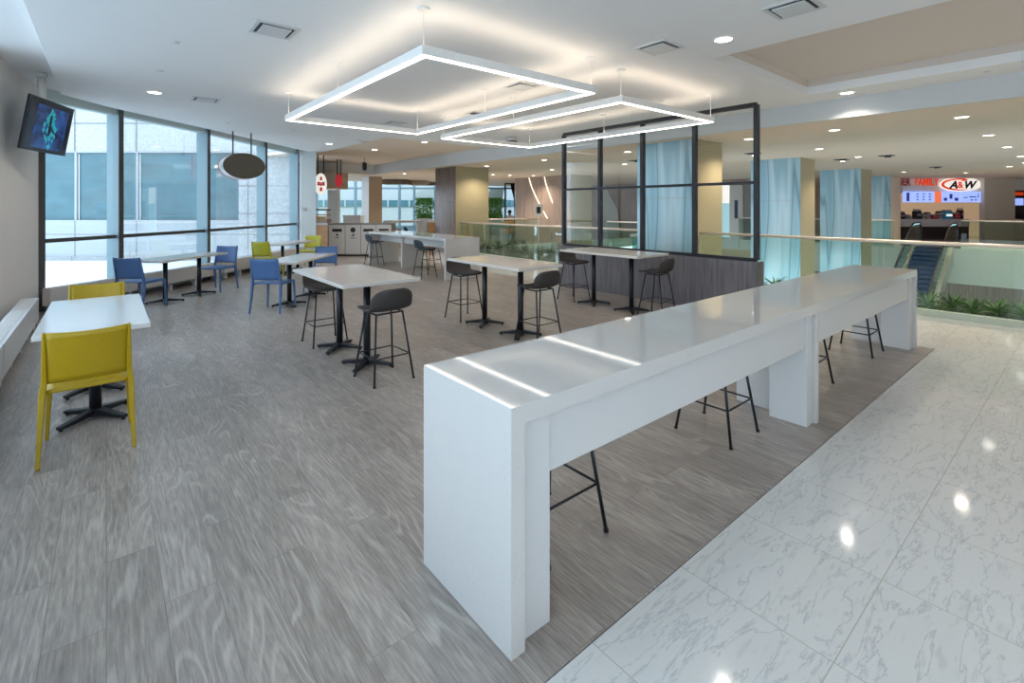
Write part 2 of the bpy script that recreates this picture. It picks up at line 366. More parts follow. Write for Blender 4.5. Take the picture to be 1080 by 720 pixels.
# ------------------------------------------------------------------ mesh building
class MB:
    def __init__(s): s.v = []; s.f = []; s.m = []
    def add(s, vs, fs, mi=0):
        o = len(s.v); s.v += [tuple(x) for x in vs]
        s.f += [tuple(i + o for i in f) for f in fs]; s.m += [mi] * len(fs); return s
    def box(s, x0, y0, z0, x1, y1, z1, mi=0):
        x0, x1 = min(x0, x1), max(x0, x1); y0, y1 = min(y0, y1), max(y0, y1); z0, z1 = min(z0, z1), max(z0, z1)
        return s.add([(x0, y0, z0), (x1, y0, z0), (x1, y1, z0), (x0, y1, z0), (x0, y0, z1), (x1, y0, z1), (x1, y1, z1), (x0, y1, z1)],
                     [(0, 3, 2, 1), (4, 5, 6, 7), (0, 1, 5, 4), (1, 2, 6, 5), (2, 3, 7, 6), (3, 0, 4, 7)], mi)
    def prism(s, poly, z0, z1, mi=0):       # plan polygon extruded upward
        n = len(poly)
        a = sum(poly[i][0] * poly[(i + 1) % n][1] - poly[(i + 1) % n][0] * poly[i][1] for i in range(n))
        if a < 0: poly = poly[::-1]
        vs = [(p[0], p[1], z0) for p in poly] + [(p[0], p[1], z1) for p in poly]
        fs = [tuple(range(n))[::-1], tuple(range(n, 2 * n))] + [(i, (i + 1) % n, n + (i + 1) % n, n + i) for i in range(n)]
        return s.add(vs, fs, mi)
    def tube(s, pts, r, n=10, mi=0, cap=True, sq=None):   # r: number or list; sq=(w,h) lists make a rectangular section
        pts = [Vector(p) for p in pts]; rings = []
        up = Vector((0, 0, 1))
        for i, p in enumerate(pts):
            d = (pts[min(i + 1, len(pts) - 1)] - pts[max(i - 1, 0)]).normalized()
            ref = Vector((0, 1, 0)) if abs(d.z) > 0.8 else up
            a = d.cross(ref).normalized(); b = a.cross(d).normalized()
            if sq:
                w, hh = sq[0][i] / 2, sq[1][i] / 2
                rings.append([p + a * w * sx + b * hh * sy for sx, sy in ((1, 1), (-1, 1), (-1, -1), (1, -1))])
            else:
                rr = r[i] if isinstance(r, (list, tuple)) else r
                rings.append([p + (a * math.cos(t) + b * math.sin(t)) * rr for t in [2 * PI * k / n for k in range(n)]])
        k = len(rings[0]); vs = [v for R in rings for v in R]; fs = []
        for i in range(len(rings) - 1):
            for j in range(k):
                fs.append((i * k + j, i * k + (j + 1) % k, (i + 1) * k + (j + 1) % k, (i + 1) * k + j))
        if cap: fs += [tuple(range(k))[::-1], tuple((len(rings) - 1) * k + j for j in range(k))]
        return s.add(vs, fs, mi)
    def cyl(s, x, y, z0, z1, r, n=20, mi=0, r1=None):
        r1 = r if r1 is None else r1
        vs = [(x + r * math.cos(2 * PI * k / n), y + r * math.sin(2 * PI * k / n), z0) for k in range(n)] + \
             [(x + r1 * math.cos(2 * PI * k / n), y + r1 * math.sin(2 * PI * k / n), z1) for k in range(n)]
        return s.add(vs, [tuple(range(n))[::-1], tuple(range(n, 2 * n))] + [(k, (k + 1) % n, n + (k + 1) % n, n + k) for k in range(n)], mi)
    def lathe(s, prof, n=24, x=0, y=0, mi=0):
        vs = []; fs = []
        for r, z in prof: vs += [(x + r * math.cos(2 * PI * k / n), y + r * math.sin(2 * PI * k / n), z) for k in range(n)]
        for i in range(len(prof) - 1):
            for k in range(n): fs.append((i * n + k, i * n + (k + 1) % n, (i + 1) * n + (k + 1) % n, (i + 1) * n + k))
        return s.add(vs, fs, mi)
    def build(s, name, m, parent=None, loc=None, rz=0, smooth=False, bevel=0, seg=2, tag=None, solid=0, sub=0):
        me = bpy.data.meshes.new(name)
        me.from_pydata(s.v, [], s.f)
        ms = m if isinstance(m, (list, tuple)) else [m]
        for q in ms: me.materials.append(M[q] if isinstance(q, str) else q)
        if len(ms) > 1:
            for p, i in zip(me.polygons, s.m): p.material_index = i
        bm = bmesh.new(); bm.from_mesh(me); bmesh.ops.recalc_face_normals(bm, faces=bm.faces); bm.to_mesh(me); bm.free()
        if smooth:
            for p in me.polygons: p.use_smooth = True
        o = bpy.data.objects.new(name, me); C.objects.link(o)
        if parent is not None: o.parent = parent
        if loc is not None: o.location = loc
        o.rotation_euler = (0, 0, rz)
        if solid:
            q = o.modifiers.new('s', 'SOLIDIFY'); q.thickness = solid; q.offset = 0
        if sub:
            q = o.modifiers.new('u', 'SUBSURF'); q.levels = sub; q.render_levels = sub
        if bevel:
            q = o.modifiers.new('b', 'BEVEL'); q.width = bevel; q.segments = seg; q.limit_method = 'ANGLE'; q.angle_limit = math.radians(50)
        return o
def setp(o, label=None, cat=None, group=None, kind=None):
    if label: o['label'] = label
    if cat: o['category'] = cat
    if group: o['group'] = group
    if kind: o['kind'] = kind
    return o
def thing(name, label, cat, loc=(0, 0, 0), rz=0, group=None):
    o = bpy.data.objects.new(name, None); C.objects.link(o)
    o.empty_display_size = 0.1
    o.location = loc; o.rotation_euler = (0, 0, rz)
    return setp(o, label, cat, group)
def dup(root, loc, rz=None, label=None, group=None, swap=None):
    r = root.copy(); C.objects.link(r); r.location = loc
    if rz is not None: r.rotation_euler = (0, 0, rz)
    if label: r['label'] = label
    if group: r['group'] = group
    def cc(src, dst):
        for ch in [x for x in list(C.objects) if x.parent == src]:
            c = ch.copy(); C.objects.link(c); c.parent = dst
            if swap and c.data:
                c.data = ch.data.copy()
                for i, q in enumerate(c.data.materials):
                    if q.name in swap: c.data.materials[i] = M[swap[q.name]]
            cc(ch, c)
    cc(root, r)
    return r
def struct(name, mb, m, **k):
    o = mb.build(name, m, **k); o['kind'] = 'structure'; return o
def text_mesh(txt, size, ext=0.004, shear=0.0, bold=0.0):
    cu = bpy.data.curves.new('t', 'FONT'); cu.body = txt; cu.size = size; cu.extrude = ext; cu.offset = bold
    cu.align_x = 'CENTER'; cu.align_y = 'CENTER'; cu.shear = shear
    o = bpy.data.objects.new('t', cu); C.objects.link(o)
    dg = bpy.context.evaluated_depsgraph_get(); dg.update()
    me = bpy.data.meshes.new_from_object(o.evaluated_get(dg))
    bpy.data.objects.remove(o)
    return me
def text_obj(name, txt, size, m, parent, x, y, z, shear=0.0, bold=0.0, sx=1.0):   # upright in parent's local XZ plane, facing -Y
    me = text_mesh(txt, size, shear=shear, bold=bold)
    me.transform(Matrix.Scale(sx, 4, (1, 0, 0)))
    me.transform(Matrix.Rotation(PI / 2, 4, 'X'))
    me.materials.clear(); me.materials.append(M[m])
    o = bpy.data.objects.new(name, me); C.objects.link(o); o.parent = parent; o.location = (x, y, z)
    return o

# ================================================================== SETTING
ZC, ZL = 3.32, 3.01
WX = 7.28                             # wood floor ends here
f = MB(); f.prism([(-1.2, 1.21), (WX, 1.21), (WX, 20.0), (4.4, 17.5), (-1.2, 11.2)], -0.05, 0.0)
struct('floor', f, 'wood_floor')
f = MB()
f.prism([(-1.2, -4.0), (9.42, -4.0), (9.42, 1.205), (-1.2, 1.205)], -0.05, 0.0)
f.prism([(WX + .005, 1.205), (9.42, 1.205), (9.42, 20), (WX + .005, 20)], -0.05, 0.0)
f.prism([(3.0, 20.005), (9.42, 20.005), (9.42, 36), (3.0, 36)], -0.05, 0.0)
f.prism([(9.42, 15.5), (40, 15.5), (40, 36), (9.42, 36)], -0.05, 0.0)
struct('floor', f, 'marble')
f = MB(); f.prism([(25.4, -12), (42, -12), (42, 15.4), (25.4, 15.4)], -0.3, 0.0)
struct('floor', f, 'marble')
f = MB(); f.box(9.5, -12, -4.6, 42, 20, -4.5)
struct('floor', f, 'lower')
f = MB(); f.box(25.3, -12, -1.35, 25.39, 15.3, -0.01)
for k in range(-6, 8): f.box(25.28, k * 2.0, -1.35, 25.3, k * 2.0 + 0.03, -0.05)
struct('trim_1', f, 'slab')
f = MB(); f.box(9.45, 15.35, -0.4, 25, 15.48, 0.04)
struct('trim_2', f, 'curb')
f = MB(); f.box(27.0, -12, -4.5, 27.1, 15, -1.36)
struct('wall_lower_level', f, 'taupewood')
# ceilings
R0, R1, RY, RZ_ = 5.36, 8.2, 2.84, 3.54
win_edge = [(-0.53, 10.02), (0.03, 10.81), (1.52, 12.28), (4.8, 15.64), (5.15, 15.95)]
c = MB()
c.prism([(-0.53, -4), (R0, -4), (R0, RY), (-0.53, RY)], ZC, ZC + 0.12)
c.prism([(-0.53, RY), (8.87, RY), (8.87, 11.2), (5.3, 11.2), (5.15, 15.95), (4.8, 15.64), (1.52, 12.28), (0.03, 10.81), (-0.53, 10.02)], ZC, ZC + 0.12)
c.prism([(R1, -4), (8.87, -4), (8.87, RY), (R1, RY)], ZC, ZC + 0.12)
struct('ceiling', c, 'ceil', bevel=0.004)
c = MB()
c.box(R0, -4, RZ_, R1, RY, RZ_ + 0.1)
c.box(R0 - .05, -4, ZC + .121, R0, RY, RZ_); c.box(R1, -4, ZC + .121, R1 + .05, RY, RZ_); c.box(R0, RY, ZC + .121, R1, RY + .05, RZ_)
struct('ceiling', c, 'ceil_recess')
c = MB()
c.prism([(-1.6, -4), (-0.3, -4), (-0.3, 9.6), (0.2, 10.5), (4.9, 15.4), (5.1, 17.8), (3.4, 16.2), (1.6, 14.0), (-1.6, 11.2)], ZC + 0.14, ZC + 0.22)
struct('ceiling', c, 'ceil')
c = MB(); c.prism([(5.3, 11.2), (8.87, 11.2), (8.87, 20.0), (4.0, 20.0), (5.15, 15.95)], ZC + 0.10, ZC + 0.2)
struct('ceiling', c, 'ceil_low')
c = MB()
c.prism([(8.92, -6), (42, -6), (42, 26), (8.92, 26)], ZL, ZL + 0.1)
c.prism([(3.0, 20.05), (8.92, 20.05), (8.92, 26), (3.0, 26)], ZL, ZL + 0.1)
struct('ceiling', c, 'ceil_low')
c = MB(); c.box(8.87, -4, ZL, 8.92, 20.05, ZC + .1); c.box(3.5, 20.0, ZL, 8.87, 20.05, ZC + .1)
struct('trim_3', c, 'bulk')
# far glazed hall beyond: high white ceiling with baffles and a skylight opening added to bring in light
c = MB(); c.prism([(3, 26), (42, 26), (42, 28), (3, 28)], 3.6, 3.7); c.box(3, 25.95, ZL, 42, 26, 3.6)
for k in range(14): c.box(3 + k * 3, 28, 3.6, 3.1 + k * 3, 36, 3.7)
struct('ceiling', c, 'white')
# left wall and the white pier at the end of the glazing
f = MB(); f.prism([(-1.08, 8.05), (-0.80, 10.48), (-1.0, 10.6), (-1.3, 8.05)], 0, 3.46)
struct('wall_left', f, 'wall')
f = MB(); f.prism([Q(-6.92, 15.45)[:2], Q(-6.6, 15.28)[:2], Q(-7.0, 16.8)[:2], Q(-7.2, 16.8)[:2]], 0, 3.42)
struct('wall_pier', f, 'white')
f = MB(); f.prism([Q(-6.6, 15.28)[:2], Q(-6.0, 14.95)[:2], Q(-6.86, 17.0)[:2], Q(-7.0, 16.8)[:2]], 0, 3.42)
struct('wall_pier', f, 'piergrey')
# glazed wall along a slightly curving line
GL = [(-0.80, 10.5), (0.13, 11.34), (1.68, 12.8), (3.30, 14.70), (4.55, 16.15)]
def seg(p, q):
    v = Vector((q[0] - p[0], q[1] - p[1])); L = v.length; v /= L; return v, Vector((-v.y, v.x)), L
def obox(mb, p, q, o0, o1, z0, z1, mi=0, s0=0.0, s1=0.0):   # along p-q, offset o (positive = outdoors)
    v, n, L = seg(p, q)
    P = Vector(p); a = P + v * s0; b = P + v * (L + s1)
    pts = [a + n * o0, b + n * o0, b + n * o1, a + n * o1]
    return mb.prism([(x.x, x.y) for x in pts], z0, z1, mi)
for i in range(4):
    p, q = GL[i], GL[i + 1]
    w = thing('window_%d' % (i + 1), None, None); w['kind'] = 'structure'
    mb = MB(); obox(mb, p, q, -0.02, 0.02, 0.33, 3.27)
    mb.build('glass_pane', 'glass', w)
    mb = MB(); obox(mb, p, q, -0.05, 0.05, 1.055, 1.115); obox(mb, p, q, -0.05, 0.05, 0.28, 0.34)
    mb.build('transom', 'mull_dark', w)
    mb = MB(); obox(mb, p, q, -0.06, 0.12, 3.27, 3.46)
    mb.build('window_head', 'head', w)
    mb = MB()
    if i in (0, 1, 2, 4, 3):
        wd = 0.085
        mb.tube([(p[0], p[1], 0.0), (p[0], p[1], 3.44)], 1, sq=([wd, wd], [wd, wd]))
    v, n, L = seg(p, q)
    mb = MB(); P = Vector(p)
    if i == 0: P = P + n * .06
    pts = [P - v * .04 - n * .10, P + v * .04 - n * .10, P + v * .04 + n * .14, P - v * .04 + n * .14]
    mb.prism([(x.x, x.y) for x in pts], 0, 3.45)
    mb.build('mullion', 'mull', w)
    mb = MB()
    pts = [P - v * .045 - n * .115, P + v * .045 - n * .115, P + v * .045 - n * .10, P - v * .045 - n * .10]
    mb.prism([(x.x, x.y) for x in pts], 0, 3.45)
    mb.build('mullion_cap', 'mull_dark', w)
f = MB()
for i in range(4): obox(f, GL[i], GL[i + 1], -0.33, 0.1, 0.26, 0.30); obox(f, GL[i], GL[i + 1], 0.0, 0.1, -0.05, 0.28)
struct('trim_4', f, 'radiator_w')
f = MB(); obox(f, GL[3], GL[4], -0.12, 0.14, 0, 3.45, s0=seg(GL[3], GL[4])[2] - 0.05, s1=0.04)
struct('trim_5', f, 'mull')
# tall windows down the left side, beside the viewer
for i in range(4):
    y0 = -4 + i * 3.0
    w = thing('window_%d' % (i + 5), None, None); w['kind'] = 'structure'
    mb = MB(); mb.box(-1.26, y0, 0.33, -1.24, y0 + 3.0, 3.4); mb.build('glass_pane', 'glass', w)
    mb = MB(); mb.box(-1.3, y0, 1.05, -1.2, y0 + 3, 1.11); mb.box(-1.3, y0, 0.0, -1.2, y0 + 3, 0.33); mb.build('transom', 'mull_dark', w)
    mb = MB(); mb.box(-1.35, y0 - .04, 0, -1.12, y0 + .04, 3.45); mb.build('mullion', 'mull', w)
f = MB(); f.box(-60, -20, -0.4, -1.3, 60, -0.3); f.prism([(-1.3, 11.3), (1.6, 14.1), (4.6, 17.6), (4.6, 60), (-1.3, 60)], -0.4, -0.3)
struct('ground_outside', f, 'pave')

# ================================================================== RADIATORS
def radiator(L, name_m, label, loc, rz, depth=0.14, z0=0.13, z1=0.40, grp=None):
    t = thing('baseboard_radiator', label, 'radiator', loc, rz, grp)
    mb = MB(); mb.box(0.01, 0, z0, L - 0.01, depth, z1); mb.build('casing', name_m, t, bevel=0.006)
    mb = MB()
    n = max(2, int(L / 0.9))
    for k in range(n):
        a = 0.06 + k * (L - 0.12) / n; b = a + (L - 0.12) / n - 0.08
        mb.box(a, 0.035, z1 + .0005, b, depth - 0.035, z1 + 0.004)
        m_ = int((b - a) / 0.03)
        for j in range(m_): mb.box(a + j * .03, 0.04, z1 + .004, a + j * .03 + 0.006, depth - .04, z1 + .0055)
    mb.build('top_grille', 'vent', t)
    for k in range(max(2, int(L / 0.6)) + 1):
        x = 0.12 + k * (L - 0.24) / max(2, int(L / 0.6))
        mb = MB(); mb.box(x - .025, 0.03, 0.0, x + .025, depth - 0.04, z0); mb.build('foot', 'radiator_w', t)
    return t
rl = ['long low beige radiator under the window bay in the far left corner',
      'long low beige radiator behind the rectangular table with two blue chairs',
      'low beige radiator under the window bay behind the far blue chair',
      'low beige radiator under the last window bay before the white pier']
for i in range(4):
    v, n, L = seg(GL[i], GL[i + 1])
    P = Vector(GL[i]) - n * 0.46
    if i == 0: P = P - v * 0.22; L += 0.22
    if i == 3: L -= 0.35
    radiator(L, 'radiator', rl[i], (P.x, P.y, 0), math.atan2(v.y, v.x))
for k, (y0, y1) in enumerate(((-3.0, 0.6), (0.62, 3.6), (3.62, 6.2), (6.22, 9.15))):
    lab = ['white radiator casing along the left windows, unit out past the viewer', 'white radiator casing along the left windows, unit beside the viewer',
           'white radiator casing on the left, unit nearer the left photo edge', 'white low radiator casing with top grille running along the left wall to the window corner'][k]
    radiator(y1 - y0, 'radiator_w', lab, (-0.70, y0, 0), PI / 2, depth=0.17, z0=0.10, z1=0.40)

# ================================================================== LONG WHITE COUNTER
t = thing('communal_counter', 'long white quartz communal counter along the edge of the wood floor in the foreground', 'counter', (0, 0, 0))
X0, X1, Y0, Y1, H = 1.11, 7.16, 1.34, 1.965, 0.90
mb = MB(); mb.box(X0, Y0, H - 0.07, X1, Y1, H); mb.build('countertop', 'quartz', t)
mb = MB(); mb.box(X0, Y0, 0, X0 + .065, Y1, H - 0.07); mb.build('end_panel', 'quartz', t)
mb = MB(); mb.box(X1 - .065, Y0, 0, X1, Y1, H - 0.07); mb.build('end_panel', 'quartz', t)
mb = MB(); mb.box(4.075, Y0 + .012, 0, 4.125, Y1 - .012, H - 0.07); mb.build('middle_panel', 'quartz', t, bevel=0.002)
for x0, x1 in ((X0 + .066, 1.335), (3.955, 4.065), (4.126, 4.19), (6.98, X1 - .066)):
    mb = MB(); mb.box(x0, Y0 + .035, 0, x1, 1.64, H - .0705); mb.build('support_post', 'white', t, bevel=0.002)
for x0, x1 in ((1.336, 3.952), (4.191, 6.975)):
    mb = MB(); mb.box(x0, Y0 + .05, 0.575, x1, Y0 + .08, H - .0705); mb.build('apron', 'white', t, bevel=0.002)

# second bar table at the back
t = thing('communal_bar_table', 'white waterfall bar table standing in front of the recycling cabinets', 'bar table', (0, 0, 0))
bx0, bx1, by0, by1, H = 5.74, 6.66, 9.2, 13.3, 0.92
mb = MB(); mb.box(bx0, by0, H - .06, bx1, by1, H); mb.build('tabletop', 'quartz', t, bevel=.003)
mb = MB(); mb.box(bx0, by0, 0, bx1, by0 + .06, H - .0605); mb.build('end_panel', 'quartz', t, bevel=.002)
mb = MB(); mb.box(bx0, by1 - .06, 0, bx1, by1, H - .0605); mb.build('end_panel', 'quartz', t, bevel=.002)
mb = MB(); mb.box(6.0, 11.75, 0, 6.62, 11.82, H - .0605); mb.build('middle_panel', 'quartz', t, bevel=.002)
mb = MB(); mb.box(6.05, by0 + .07, 0.66, 6.09, 11.74, H - .0605); mb.box(6.05, 11.83, 0.66, 6.09, by1 - .07, H - .0605); mb.build('apron', 'white', t)

# ================================================================== STOOL
def shell_bm():
    mb = MB()
    prof = [(0.205, 0.640, 0.150), (0.19, 0.655, 0.185), (0.12, 0.660, 0.205), (0.0, 0.648, 0.212), (-0.10, 0.648, 0.214),
            (-0.165, 0.668, 0.214), (-0.205, 0.715, 0.216), (-0.228, 0.775, 0.214), (-0.243, 0.828, 0.200), (-0.250, 0.862, 0.165), (-0.251, 0.872, 0.125)]
    n = 12; vs = []; fs = []
    for i, (y, z, w) in enumerate(prof):
        tt = i / (len(prof) - 1)
        for j in range(n + 1):
            u = -1 + 2 * j / n
            lift = (abs(u) ** 2.5) * (0.012 + 0.05 * max(0, 1 - abs(tt - 0.45) / 0.3))
            curl = (abs(u) ** 2.2) * 0.065 * min(1, max(0, (tt - 0.45) / 0.2))
            vs.append((u * w, y + curl, z + lift * max(0, 1 - tt * 1.4) - .035 * (abs(u) ** 3) * max(0, (tt - .65) / .35)))
    for i in range(len(prof) - 1):
        for j in range(n):
            a = i * (n + 1) + j; fs.append((a, a + 1, a + n + 2, a + n + 1))
    return mb.add(vs, fs)
def make_stool(label, group=None, shell='charcoal', cat='bar stool'):
    t = thing('bar_stool', label, cat, (0, 0, 0), 0, group)
    shell_bm().build('seat_shell', shell, t, smooth=True, solid=0.022, sub=1)
    for sx in (-1, 1):
        for sy in (-1, 1):
            mb = MB()
            top = (sx * .135, sy * .11 - .01, .632); bot = (sx * .20, sy * .205 - .01, 0.0)
            mb.tube([top, bot], 0.0095, 10)
            lg = mb.build('leg', 'black', t, smooth=True)
            mb = MB(); mb.tube([(bot[0], bot[1], 0.014), (bot[0], bot[1], 0)], .013, 10); mb.build('foot_cap', 'rubber', lg)
    z = 0.235; k = 1 - z / .632; xx = .135 + .065 * k; yy = .11 + .095 * k
    mb = MB()
    cr = [(-xx, -yy - .01, z), (xx, -yy - .01, z), (xx, yy - .01, z), (-xx, yy - .01, z)]
    for i in range(4): mb.tube([cr[i], cr[(i + 1) % 4]], 0.0065, 8)
    mb.build('footrest', 'black', t, smooth=True)
    mb = MB(); cr = [(-.135, -.12, .628), (.135, -.12, .628), (.135, .10, .628), (-.135, .10, .628)]
    for i in range(4): mb.tube([cr[i], cr[(i + 1) % 4]], 0.009, 8)
    mb.build('seat_frame', 'black', t, smooth=True)
    return t
st0 = make_stool('charcoal bar stool showing its curved back, nearest the camera at the front high table')
st0.location = (2.03, 4.36, 0); st0.rotation_euler = (0, 0, 0.04)
dup(st0, (2.02, 5.94, 0), PI, 'bar stool tucked under the far end of the front high table')
dup(st0, (4.03, 4.36, 0), 0.0, 'charcoal bar stool at the near end of the middle high table, right of its poles')
dup(st0, (4.02, 5.92, 0), PI, 'bar stool tucked under the far end of the middle high table, by the white bar')
dup(st0, (6.30, 4.22, 0), 0.08, 'charcoal bar stool against the grey low wall, right of the third high table')
dup(st0, (6.30, 5.88, 0), PI, 'bar stool tucked under the far end of the third high table')
g = 'stools half hidden behind the long counter'
dup(st0, (1.72, 1.79, 0), 0, 'bar stool whose leg shows beside the near end panel of the long counter')
dup(st0, (3.41, 1.79, 0), 0, 'bar stool showing its legs left of the middle post of the long counter')
dup(st0, (4.93, 1.78, 0), 0, 'bar stool whose single leg shows just right of the middle post of the long counter')
dup(st0, (6.51, 1.77, 0), 0, 'bar stool whose legs show by the far end panel of the long counter')
sw = {'charcoal_fabric': 'navyshell'}
dup(st0, (5.72, 12.85, 0), -PI / 2, 'dark blue bar stool at the far end of the white waterfall bar table', swap=sw)
dup(st0, (5.66, 9.95, 0), -PI / 2, 'dark blue bar stool at the near end of the white waterfall bar table', swap=sw)
dup(st0, (6.55, 11.2, 0), PI / 2, 'dark bar stool on the far side of the white waterfall bar table, legs visible below', swap=sw)

# ================================================================== TABLES
def table(label, cx, cy, rz, W_, L_, H, top='tabletop', off=0.38, arm=0.27, pr=0.036, spread=0.80):
    t = thing('pedestal_table', label, 'table', (cx, cy, 0), rz)
    mb = MB(); mb.box(-W_ / 2, -L_ / 2, H - .036, W_ / 2, L_ / 2, H); mb.build('tabletop', top, t, bevel=.004)
    for s in (-1, 1):
        y = s * off
        p = thing('pedestal', None, None); p.parent = t
        mb = MB(); mb.cyl(0, y, 0.03, H - .045, pr, 20); q = mb.build('pole', 'black', t, smooth=False)
        for pl in q.data.polygons: pl.use_smooth = len(pl.vertices) == 4
        bpy.data.objects.remove(p)
        mb = MB(); mb.box(-.16, y - .16, H - .046, .16, y + .16, H - .0362); mb.build('mounting_plate', 'black', t, bevel=.003)
        mb = MB()
        for k in range(4):
            a = PI / 4 + k * PI / 2 - 0.06
            dx, dy = math.cos(a), math.sin(a)
            mb.tube([(dx * .02, y + dy * .02, .05), (dx * arm * .55, y + dy * arm * .55, .036), (dx * arm, y + dy * arm, .026)], 1,
                    sq=([.062, .055, .045], [.05, .035, .022]))
            mb.cyl(dx * (arm - .02), y + dy * (arm - .02), 0, .018, .014, 10)
        mb.cyl(0, y, .015, .075, .05, 20, r1=.04)
        mb.build('cross_base', 'black', t, bevel=.006)
    return t
table('front high white-topped table on twin black pedestals, nearest of the three high tables', 2.05, 5.17, 0, .80, 1.54, .905)
table('middle high white-topped table on twin black pedestals, next to the front high table', 4.02, 5.05, 0, .72, 1.54, .905)
table('third high white-topped table beside the grey low wall and black screen', 6.26, 5.02, 0, .80, 1.56, .905)
table('white veined low table between the two mustard chairs at the left', -0.065, 5.33, 0, .64, 1.58, .755, 'tabletop_marble', pr=.038)
table('long low white table by the windows between two blue chairs', 1.04, 10.36, -PI / 4, .60, 1.55, .75, off=.39)
table('low table between two blue chairs, behind the front high table', 2.58, 8.83, math.radians(-41), .62, 1.58, .75, off=.40)
table('farthest low table between two lime chairs near the white pier', 3.50, 12.80, math.radians(-41), .60, 1.55, .75, off=.39)

# ================================================================== CHAIRS
def make_chair(label, m):
    t = thing('stacking_chair', label, 'chair')
    # seat: dished slab
    mb = MB(); n = 8; vs = []; fs = []
    for i in range(n + 1):
        y = -.215 + .45 * i / n
        w = .225 - .008 * (1 - i / n) - (0.02 if i == n else 0)
        for j in range(n + 1):
            u = -1 + 2 * j / n
            z = .452 - .010 * (1 - u * u) * math.sin(PI * i / n) - (0.010 if i == n else 0)
            vs.append((u * w, y, z))
    for i in range(n):
        for j in range(n): a = i * (n + 1) + j; fs.append((a, a + 1, a + n + 2, a + n + 1))
    mb.add(vs, fs); mb.build('seat', m, t, smooth=True, solid=.020)
    # backrest: curved panel, tapering to the bottom
    mb = MB(); vs = []; fs = []; nz_ = 8; nx = 12
    for i in range(nz_ + 1):
        tt = i / nz_; z = .512 + .328 * tt
        y = -.222 - .068 * tt ** 1.1
        w = .204 + .002 * tt
        for j in range(nx + 1):
            u = -1 + 2 * j / nx
            vs.append((u * w, y - .028 * (1 - u * u), z - .010 * (1 - u * u) * (1 if tt > .9 else 0)))
    for i in range(nz_):
        for j in range(nx): a = i * (nx + 1) + j; fs.append((a, a + 1, a + nx + 2, a + nx + 1))
    mb.add(vs, fs); mb.build('backrest', m, t, smooth=True, solid=.016)
    for s in (-1, 1):
        mb = MB()
        mb.tube([(s * .236, -.27, 0), (s * .226, -.235, .25), (s * .220, -.215, .44), (s * .210, -.222, .52), (s * .208, -.292, .843)], 1,
                sq=([.022, .028, .034, .030, .016], [.026, .036, .046, .042, .022]))
        mb.build('leg', m, t, bevel=.005)
        mb = MB()
        mb.tube([(s * .228, .232, 0), (s * .218, .222, .25), (s * .212, .212, .425), (s * .205, .19, .452)], 1,
                sq=([.022, .026, .032, .03], [.024, .03, .042, .03]))
        mb.build('leg', m, t, bevel=.005)
        mb = MB(); mb.tube([(s * .216, -.215, .437), (s * .216, .0, .435), (s * .212, .205, .437)], 1, sq=([.02] * 3, [.03, .024, .03]))
        mb.build('side_rail', m, t, bevel=.004)
    return t
yc = make_chair('mustard yellow plastic chair in the left foreground, seen from behind', 'yellow')
yc.location = (-0.09, 4.44, 0); yc.rotation_euler = (0, 0, 0.0)
dup(yc, (-.07, 6.22, 0), PI, 'mustard yellow chair on the far side of the white veined table')
sb = {'mustard_plastic': 'blue'}; sl = {'mustard_plastic': 'lime'}
A45 = -PI / 4
dup(yc, (.43, 9.74, 0), A45 + .05, 'blue plastic chair at the near left end of the long low window table', swap=sb)
dup(yc, (1.66, 10.95, 0), A45 + PI, 'blue plastic chair facing the camera at the right end of the window table', swap=sb)
dup(yc, (2.02, 8.27, 0), math.radians(-42), 'blue plastic chair seen from behind, in front of the table behind the front high table', swap=sb)
dup(yc, (3.16, 9.55, 0), math.radians(139), 'blue plastic chair mostly hidden behind the far end of a low table', swap=sb)
dup(yc, (2.86, 12.22, 0), math.radians(-46), 'lime yellow chair seen from behind near the windows', swap=sl)
dup(yc, (4.15, 13.45, 0), math.radians(139), 'lime yellow chair at the farthest low table beside the recycling cabinets', swap=sl)

# ================================================================== LOW WALL + BLACK GLAZED SCREEN
f = MB(); f.box(7.25, 3.17, 0, 7.47, 7.22, 0.815)
struct('wall_low', f, 'greywood', bevel=.004)
t = thing('glazed_screen', 'black metal framed glass screen standing on the grey low wall', 'screen', (7.345, 0, 0))
PY = [3.22, 4.2, 5.2, 6.17, 7.14]
for y in PY:
    mb = MB(); mb.box(-.04, y - .032, .84, .04, y + .032, 3.12); mb.build('post', 'frame', t, bevel=.003)
for z, hh, nm in ((.84, .025, 'bottom_rail'), (1.975, .022, 'middle_rail'), (3.12, .032, 'top_rail')):
    mb = MB(); mb.box(-.039, PY[0], z - hh, .039, PY[-1], z + hh); mb.build(nm, 'frame', t, bevel=.003)
for i in range(4):
    for z0, z1 in ((.87, 1.95), (2.0, 3.085)):
        mb = MB(); mb.box(-.004, PY[i] + .034, z0, .004, PY[i + 1] - .034, z1); mb.build('glass_pane', 'glass_clear', t)

